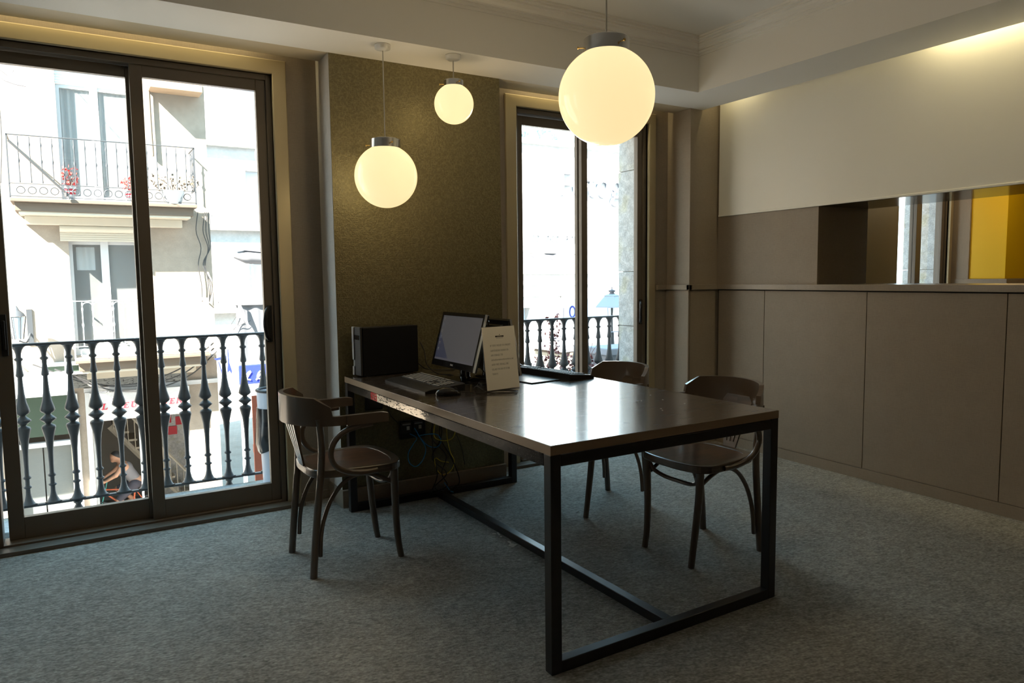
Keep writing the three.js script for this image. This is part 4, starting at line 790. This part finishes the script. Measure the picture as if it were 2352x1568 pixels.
  for (const s of [-1, 1]) { // hands closed on the grips
    const H = { w: [[-0.41, 1.13, s * 0.22], 0.028], p: [[-0.445, 1.125, s * 0.225], 0.03] }, hb = [['w', 'p']];
    for (let k = 0; k < 4; k++) { const z = s * (0.195 + k * 0.02), l = [0.9, 1, 0.97, 0.8][k]; H['a' + k] = [[-0.462, 1.13, z], 0.0095]; H['b' + k] = [[-0.462 - 0.022 * l, 1.112, z], 0.009]; H['c' + k] = [[-0.455 - 0.006 * l, 1.082, z], 0.008]; hb.push(['p', 'a' + k], ['a' + k, 'b' + k], ['b' + k, 'c' + k]); }
    H.t0 = [[-0.43, 1.115, s * 0.192], 0.011]; H.t1 = [[-0.435, 1.085, s * 0.182], 0.009]; hb.push(['p', 't0'], ['t0', 't1']);
    body.push(field('hand', H, hb, 44, 0.012, E.skin, per, 0.006));
  }
  obj('body', body, E.skin, per).userData.label = 'bare arms and bowed head';
  obj('face', [new THREE.SphereGeometry(0.009, 8, 6).translate(-0.262, 1.606, 0.032), new THREE.SphereGeometry(0.009, 8, 6).translate(-0.262, 1.606, -0.032)], E.wire, per).userData.label = 'dark eyes';
  obj('nose', new THREE.ConeGeometry(0.014, 0.035, 8).rotateZ(0.9).translate(-0.285, 1.577, 0), E.skin, per);
  obj('mouth', bx(-0.274, -0.27, 1.54, 1.544, -0.02, 0.02), E.redSoft, per);
  for (const s of [-1, 1]) obj('ear', new THREE.SphereGeometry(0.02, 10, 8).scale(1, 1.4, 0.5).translate(-0.16, 1.585, s * 0.092), E.skin, per);
  const T = { a: [[0.18, 1.04, 0], 0.128], b: [[0.12, 1.14, 0], 0.123], c: [[0.0, 1.34, 0], 0.138], s1: [[-0.05, 1.41, 0.1], 0.062], s2: [[-0.05, 1.41, -0.1], 0.062] };
  obj('vest', field('vest', T, [['a', 'b'], ['b', 'c'], ['c', 's1'], ['c', 's2']], 56, 0.03, E.skin, per), std([0.2, 0.19, 0.2], { roughness: 0.9 }), per).userData.label = 'grey sleeveless top';
  const S = {}, SB = []; S.p = [[0.2, 0.98, 0], 0.137]; for (const s of [-1, 1]) { S['h' + s] = [[0.16, 0.96, s * 0.1], 0.108]; S['k' + s] = [[-0.15, s > 0 ? 0.67 : 0.86, s * 0.11], 0.073]; SB.push(['p', 'h' + s], ['h' + s, 'k' + s]); }
  obj('trousers', field('trousers', S, SB, 64, 0.03, E.skin, per), std([0.05, 0.045, 0.06], { roughness: 0.9 }), per).userData.label = 'dark shorts';
  obj('hair', new THREE.SphereGeometry(0.117, 24, 16, 0, Math.PI * 2, 0, 1.5).rotateZ(-0.55).translate(-0.172, 1.622, 0), E.wire, per).userData.label = 'short black hair';
}
{ // bin standing at the right end of the balcony
  const t = thing('waste_bin', 'white waste bin with a black liner bag outside the wide window beside its frame', 'bin', [1.05, 0, -4.585]);
  obj('body', lathe([[0, 0.002], [0.082, 0.002], [0.086, 0.01], [0.105, 0.55], [0.105, 0.6], [0.1, 0.6], [0.098, 0.55]], 32), std([0.62, 0.66, 0.75], { roughness: 0.35 }), t);
  obj('ring', new THREE.TorusGeometry(0.104, 0.009, 10, 36).rotateX(Math.PI / 2).translate(0, 0.6, 0), M.darkPlastic, t);
  const lb = lathe([[0.096, 0.2], [0.106, 0.215], [0.122, 0.27], [0.121, 0.34], [0.114, 0.42], [0.108, 0.492], [0.104, 0.492]], 40), p = lb.attributes.position, nz = noise2(16, 401);
  for (let i = 0; i < p.count; i++) { const a = Math.atan2(p.getZ(i), p.getX(i)), y = p.getY(i), f = 1 + 0.09 * (nz(a / 6.283, y * 2) - 0.5) * (y < 0.48 ? 1 : 0); p.setXYZ(i, p.getX(i) * f, y > 0.4 ? y : y + 0.09 * (0.5 + 0.5 * Math.cos(a - 0.4)) * (0.42 - y) / 0.22, p.getZ(i) * f); }
  lb.computeVertexNormals();
  obj('liner_bag', lb, phy([0.01, 0.01, 0.012], { roughness: 0.18, side: THREE.DoubleSide }), t).userData.label = 'glossy black bin liner hanging over the side';
}
{ // things at the right of the wide window
  const k = thing('market_stall', 'street stall with a grey canvas wall above a blue valance', 'stall', [2.37, 0, -13]);
  obj('canvas_wall', band((t) => [lerp(0.04, 2.4, t), 0.012 * Math.sin(t * 60)], -0.08, 0.87, 0.02, 60), E.greyCloth, k);
  obj('canvas_trim', bx(0.03, 2.4, -0.17, -0.08, -0.02, 0.03, 0.01), E.whitePaint, k);
  const v = obj('valance', bx(0.02, 2.4, -0.5, -0.17, 0.0, 0.04, 0.01), E.blue, k); v.userData.label = 'blue valance with a white swirl';
  for (const [x, s] of [[0.12, 1], [0.3, 1.25]]) obj('swirl', rod([[x, -0.44, 0.045], [x + 0.06 * s, -0.34, 0.045], [x + 0.1 * s, -0.28, 0.045], [x + 0.05 * s, -0.3, 0.045], [x + 0.02 * s, -0.4, 0.045], [x + 0.09 * s, -0.43, 0.045]], 0.014, 24, 5), E.whitePaint, v);
  for (const x of [0.1, 2.3]) obj('post', bx(x, x + 0.06, YS, 0.87, -0.4, -0.34), E.railWhite, k);
  obj('counter', bx(0.1, 2.4, YS, -2.4, -0.3, 0.0, 0.01), E.slab, k);
  obj('roof', bx(0, 2.4, 0.86, 0.9, -1.6, 0.05, 0.01), E.greyCloth, k);
  const c = thing('rolled_canopy', 'rolled grey shade canopy above the stall at the right of the wide window', 'canopy', [2.4, 1.7, -13]);
  obj('roll', rod([[0, 0.02, 0], [0.15, 0.0, 0], [0.4, -0.02, 0], [1.6, -0.05, 0]], (t) => 0.05 + 0.07 * Math.min(1, t * 8), 24, 12), E.greyCloth, c);
  for (const x of [0.3, 1.5]) obj('strut', rod([[x, -0.8, 0], [x, 0, 0]], 0.02, 2, 6), E.railWhite, c);
  obj('cover', plate([[-0.02, 0.13], [0.1, 0.15], [1.6, 0.13], [1.6, 0.05], [0.5, 0.06], [0.1, 0.1]], 0.05).translate(0, 0, 0.08), E.darkCloth, c);
  obj('strap', plate([[0.05, -0.1], [0.12, -0.12], [0.28, -0.4], [0.3, -0.44], [0.2, -0.3]], 0.02).translate(0, 0, 0.1), E.greyCloth, c);
  const w = thing('hanging_cloth', 'dark torn cloth flapping on the grey canvas of the stall', 'cloth', [2.41, 0.5, -12.9]);
  obj('cloth', plate([[0, 0.45], [0.03, 0.43], [0.1, 0.25], [0.14, 0.14], [0.17, 0.02], [0.15, 0.01], [0.06, 0.17], [0.0, 0.22]], 0.02, [[[0.03, 0.22], [0.08, 0.2], [0.06, 0.28]]]), E.darkCloth, w);
  for (const [l, x, y, pts] of [['blue and white flag hanging left of the stall', 2.0, -0.2, [[0, 0.18], [0.2, 0.22], [0.2, 0.16], [0.04, 0.15]]], ['narrow blue streamer hanging beside the stall corner', 2.22, -0.3, [[0, 0.5], [0.015, 0.4], [0.02, 0.2], [0.06, 0.05], [0.05, 0], [0.02, 0.06], [-0.02, 0.02], [0.0, 0.2]]], ['second blue streamer hanging below the flag', 2.06, -0.28, [[0, 0.22], [0.02, 0.2], [0.07, 0.0], [0.05, 0.0]]]]) {
    const f = thing('street_flag', l, 'flag', [x, y, -12.95]);
    obj('cloth', plate(pts, 0.012), E.blue, f);
    obj('cord', rod([[0, pts[0][1], 0], [0.1, pts[0][1] + 0.25, 0], [0.4, 0.9, 0]], 0.004, 10, 5), E.wire, f);
  }
  const r = thing('plank_board', 'red-brown plank screen in the street behind the waste bin', 'screen', [1.79, YS, -9]);
  for (let i = 0; i < 6; i++) obj('plank', bx(i * 0.1, i * 0.1 + 0.096, 0.02, 3.3, 0, 0.03, 0.004), E.redwood, r);
  obj('crossbar', [bx(0, 0.6, 0.4, 0.5, -0.03, 0), bx(0, 0.6, 2.6, 2.7, -0.03, 0)], E.redwood, r);
  const o = thing('hanging_street_lamp', 'grey rounded street lamp hanging over the street at the right edge of the wide window', 'lamp', [2.06, 2.76, -9]);
  obj('shade', new THREE.SphereGeometry(0.15, 24, 16).scale(0.75, 1, 0.75), std([0.3, 0.34, 0.36], { roughness: 0.4 }), o);
  obj('cap', cyl(0.03, 0.05, 0.13, 0.2, 16), E.railBlack, o);
  obj('wire', rod([[0, 0.2, 0], [0, 3, 0], [0, 6, 0]], 0.006, 8, 5), E.wire, o);
  const n = thing('torn_banner', 'dark slatted banner at the top left corner of the wide window', 'banner', [-0.5, 3.6, -10]);
  obj('cloth', plate([[-0.6, 0.5], [-0.1, 0.2], [0.06, 0.12], [0.16, -0.02], [0.2, -0.11], [0.1, -0.1], [0, -0.07], [-0.1, 0.02], [-0.6, 0.3]], 0.02, [[[-0.02, 0.0], [0.05, -0.05], [0.03, -0.01], [-0.04, 0.05]], [[0.08, 0.02], [0.14, -0.06], [0.12, 0.0], [0.09, 0.05]]]), E.darkCloth, n);
  obj('cord', rod([[0.06, 0.12, 0], [0.02, 0.9, -2], [0.0, 1.8, -4.5]], 0.005, 8, 5), E.wire, n);
  obj('cord', rod([[-0.08, 0.1, 0], [-0.06, -0.6, 0], [-0.1, -1.2, 0]], 0.005, 8, 5), E.wire, n);
}
{ // buildings and things seen through the narrower window
  const b = thing('shop_building', 'low sunlit white building with large letters, seen through the narrower window', 'building', [0, 0, -18], 0);
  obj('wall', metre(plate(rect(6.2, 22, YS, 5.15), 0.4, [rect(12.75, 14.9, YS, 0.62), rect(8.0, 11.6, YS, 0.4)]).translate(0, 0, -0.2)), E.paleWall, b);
  obj('roof', bx(6, 22.2, 5.15, 5.3, -4, 0.15, 0.02), E.paleWall, b);
  obj('side_wall', bx(6.2, 6.5, YS, 5.15, -4, -0.4), E.paleWall, b);
  obj('cornice', [bx(6.2, 22, 1.38, 1.44, 0, 0.1, 0.01), bx(6.2, 22, 1.05, 1.11, 0, 0.06, 0.01), bx(6.2, 12.7, 0.72, 0.77, 0, 0.06, 0.01), bx(12.7, 14.95, 0.62, 0.74, 0, 0.08, 0.01)], E.paleWall, b);
  obj('shop_glass', [bx(12.75, 14.9, YS, 0.62, -0.3, -0.32), bx(8, 11.6, YS, 0.4, -0.3, -0.32)], std([0.5, 0.6, 0.7], { roughness: 0.1 }), b);
  const word = (s, x, y, size, d) => new TextGeometry(s, { font, size, depth: d, curveSegments: 5 }).translate(x, y, 0);
  const grey = std([0.16, 0.18, 0.22], { roughness: 0.7 });
  for (const [n, str, x, y, size, d] of [['large_lettering', 'Fotogr', 12.6, 3.72, 0.72, 0.09], ['small_lettering', 'co  eco  amo', 11.62, 2.36, 0.24, 0.03]]) {
    const side = obj(n, word(str, x, y, size, d), grey, b); side.userData.label = 'raised letters with white faces and grey edges';
    obj('letter_face', word(str, x, y, size, 0.006).translate(0, 0, d), E.paleWall, side);
  }
  obj('window_letter', new THREE.TorusGeometry(0.13, 0.02, 6, 20).scale(0.8, 1.3, 1).translate(13.35, 0.2, -0.28), E.blue, b);
  const tr = (x, z, y, r, l) => {
    const t = thing('street_tree', l, 'tree', [x, YS, z]);
    obj('trunk', rod([[0, 0, 0], [0.1, 4, 0], [0, y - YS - 0.6, 0.1]], (k) => 0.22 - 0.12 * k, 10, 8), E.slab, t);
    leaves('foliage', 1500, 0.34, E.leafPale, t, () => { const a = rr(0, 6.283), u = rr(-1, 1), q = Math.cbrt(rnd()) * r; return [q * Math.sqrt(1 - u * u) * Math.cos(a), y - YS + q * u * 0.7, q * Math.sqrt(1 - u * u) * Math.sin(a)]; });
  };
  tr(16.3, -26.5, 7.2, 2.0, 'tree crown above the lettered building, left one'); tr(20.2, -27, 7.0, 1.9, 'tree crown above the lettered building, right one');
  const f = thing('far_building', 'bright pale building closing the street in the distance', 'building', [0, 0, -30]);
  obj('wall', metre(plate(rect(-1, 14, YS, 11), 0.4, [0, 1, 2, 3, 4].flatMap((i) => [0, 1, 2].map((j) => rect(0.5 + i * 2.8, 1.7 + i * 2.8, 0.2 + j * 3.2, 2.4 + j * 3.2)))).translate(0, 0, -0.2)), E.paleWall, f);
  for (let i = 0; i < 5; i++) for (let j = 0; j < 3; j++) obj('window', bx(0.5 + i * 2.8, 1.7 + i * 2.8, 0.2 + j * 3.2, 2.4 + j * 3.2, -0.3, -0.34), std([0.6, 0.65, 0.7], { roughness: 0.15 }), f);
  for (let j = 0; j < 3; j++) obj('ledge', bx(-1, 14, 0.05 + j * 3.2, 0.15 + j * 3.2, 0, 0.25, 0.01), E.paleWall, f);
  const l = thing('street_lantern', 'grey four-sided street lantern on a post outside the narrower window', 'lantern', [6.53, 0, -8]);
  obj('roof', [lathe([[0.235, 0.845], [0.23, 0.86], [0.11, 1.0], [0.115, 1.01], [0.07, 1.03]], 4).rotateY(Math.PI / 4)], std([0.28, 0.32, 0.38], { roughness: 0.5 }), l).geometry = toCreasedNormals(lathe([[0.235, 0.845], [0.23, 0.86], [0.11, 1.0], [0.115, 1.01], [0.07, 1.03]], 4).rotateY(Math.PI / 4 + 0.35), 0.2);
  obj('finial', lathe([[0.05, 1.03], [0.03, 1.05], [0.055, 1.08], [0.03, 1.09], [0.008, 1.1], [0.006, 1.13], [0, 1.13]], 14), std([0.12, 0.12, 0.14]), l);
  obj('post', lathe([[0.014, 0.85], [0.014, 0.5], [0.03, 0.48], [0.03, 0.4], [0.05, 0.2], [0.055, -1.5], [0.09, -2.4], [0.11, YS]], 12), E.railBlack, l);
  obj('cage', [rod([[-0.16, 0.85, 0.1], [-0.09, 0.5, 0.05]], 0.006, 2, 5), rod([[0.16, 0.85, 0.1], [0.09, 0.5, 0.05]], 0.006, 2, 5), rod([[-0.09, 0.5, 0.05], [0.09, 0.5, 0.05]], 0.006, 2, 5)], std([0.35, 0.4, 0.5]), l);
  const k = thing('street_kiosk', 'beige street kiosk with a grey canvas roof beyond the right railing', 'kiosk', [9.3, 0, -11.6]);
  obj('body', bx(-1.3, 1.6, YS, -0.2, -0.7, 0.6, 0.01), E.cream, k);
  obj('counter_edge', bx(-1.32, 1.62, -0.2, -0.14, -0.72, 0.64, 0.01), E.slab, k);
  obj('canvas_roof', plate([[-1.4, -0.12], [-1.2, 0.05], [-0.6, 0.24], [0.2, 0.4], [1.6, 0.42], [1.7, -0.12]], 1.2, [], 0.03), E.greyCloth, k);
  const u = thing('utility_cabinet', 'tall grey cabinet with an overhanging lid beyond the right railing', 'cabinet', [5.62, YS, -7]);
  obj('body', bx(0.03, 0.7, 0, 3.7, -0.4, 0, 0.01), std([0.1, 0.11, 0.13]), u);
  obj('lid', bx(0, 0.75, 3.7, 3.79, -0.43, 0.05, 0.02), std([0.17, 0.19, 0.23]), u);
  const s = thing('shade_sail', 'dark torn shade cloth on a wire across the street, seen through the narrower window', 'sail', [6.3, 1.6, -10]);
  obj('cloth', plate([[0.42, 0.075], [0.5, 0.08], [0.75, 0.08], [1.1, 0.06], [1.14, 0.05], [0.75, 0.045], [0.68, 0.04], [0.63, -0.04], [0.6, -0.04]], 0.012), E.darkCloth, s);
  obj('flap', plate([[0.13, 0.05], [0.22, 0.05], [0.22, 0.0]], 0.012), E.darkCloth, s);
  obj('wire', rod([[-4.0, 0.9, -4.55], [0.15, 0.075, 0], [0.7, 0.07, 0], [1.2, 0.07, 0], [4.6, 0.9, 4.9]], 0.005, 30, 5), E.wire, s);
  const p = thing('planter', 'trough of reddish leafy plants hanging outside the right railing', 'plant', [3.58, 0.3, -5.0]);
  obj('trough', bx(-0.3, 0.33, 0, 0.17, -0.08, 0.08, 0.012), std([0.1, 0.1, 0.17], { roughness: 0.5 }), p);
  obj('bracket', [bx(-0.2, -0.18, -0.02, 0.2, 0.07, 0.22), bx(0.2, 0.22, -0.02, 0.2, 0.07, 0.22)], M.iron, p);
  obj('stem', [...Array(7)].map((_, k) => rod([[-0.26 + k * 0.09, 0.15, 0], [-0.24 + k * 0.09 + rr(-0.04, 0.04), 0.3, 0], [-0.24 + k * 0.09 + rr(-0.08, 0.08), 0.34 + 0.3 * (k === 2 || k === 0) + rr(0, 0.1), 0]], 0.002, 8, 4)), E.leafRed, p);
  leaves('leaves', 900, 0.034, E.leafRed, p, (i) => i < 780 ? [rr(-0.32, 0.32), rr(0.0, 0.3), rr(-0.1, 0.1)] : [-0.13 + rr(-0.07, 0.07), rr(0.28, 0.66), rr(-0.04, 0.04)]);
  leaves('green_leaves', 60, 0.03, E.leafGreen, p, () => [rr(-0.05, 0.12), rr(0.02, 0.18), rr(0.05, 0.11)]);
}

scene.traverse((o) => { if (o.isMesh) { o.castShadow = true; o.receiveShadow = true; } if (o.isLight && o.shadow) o.castShadow = true; });
renderer.render(scene, camera);
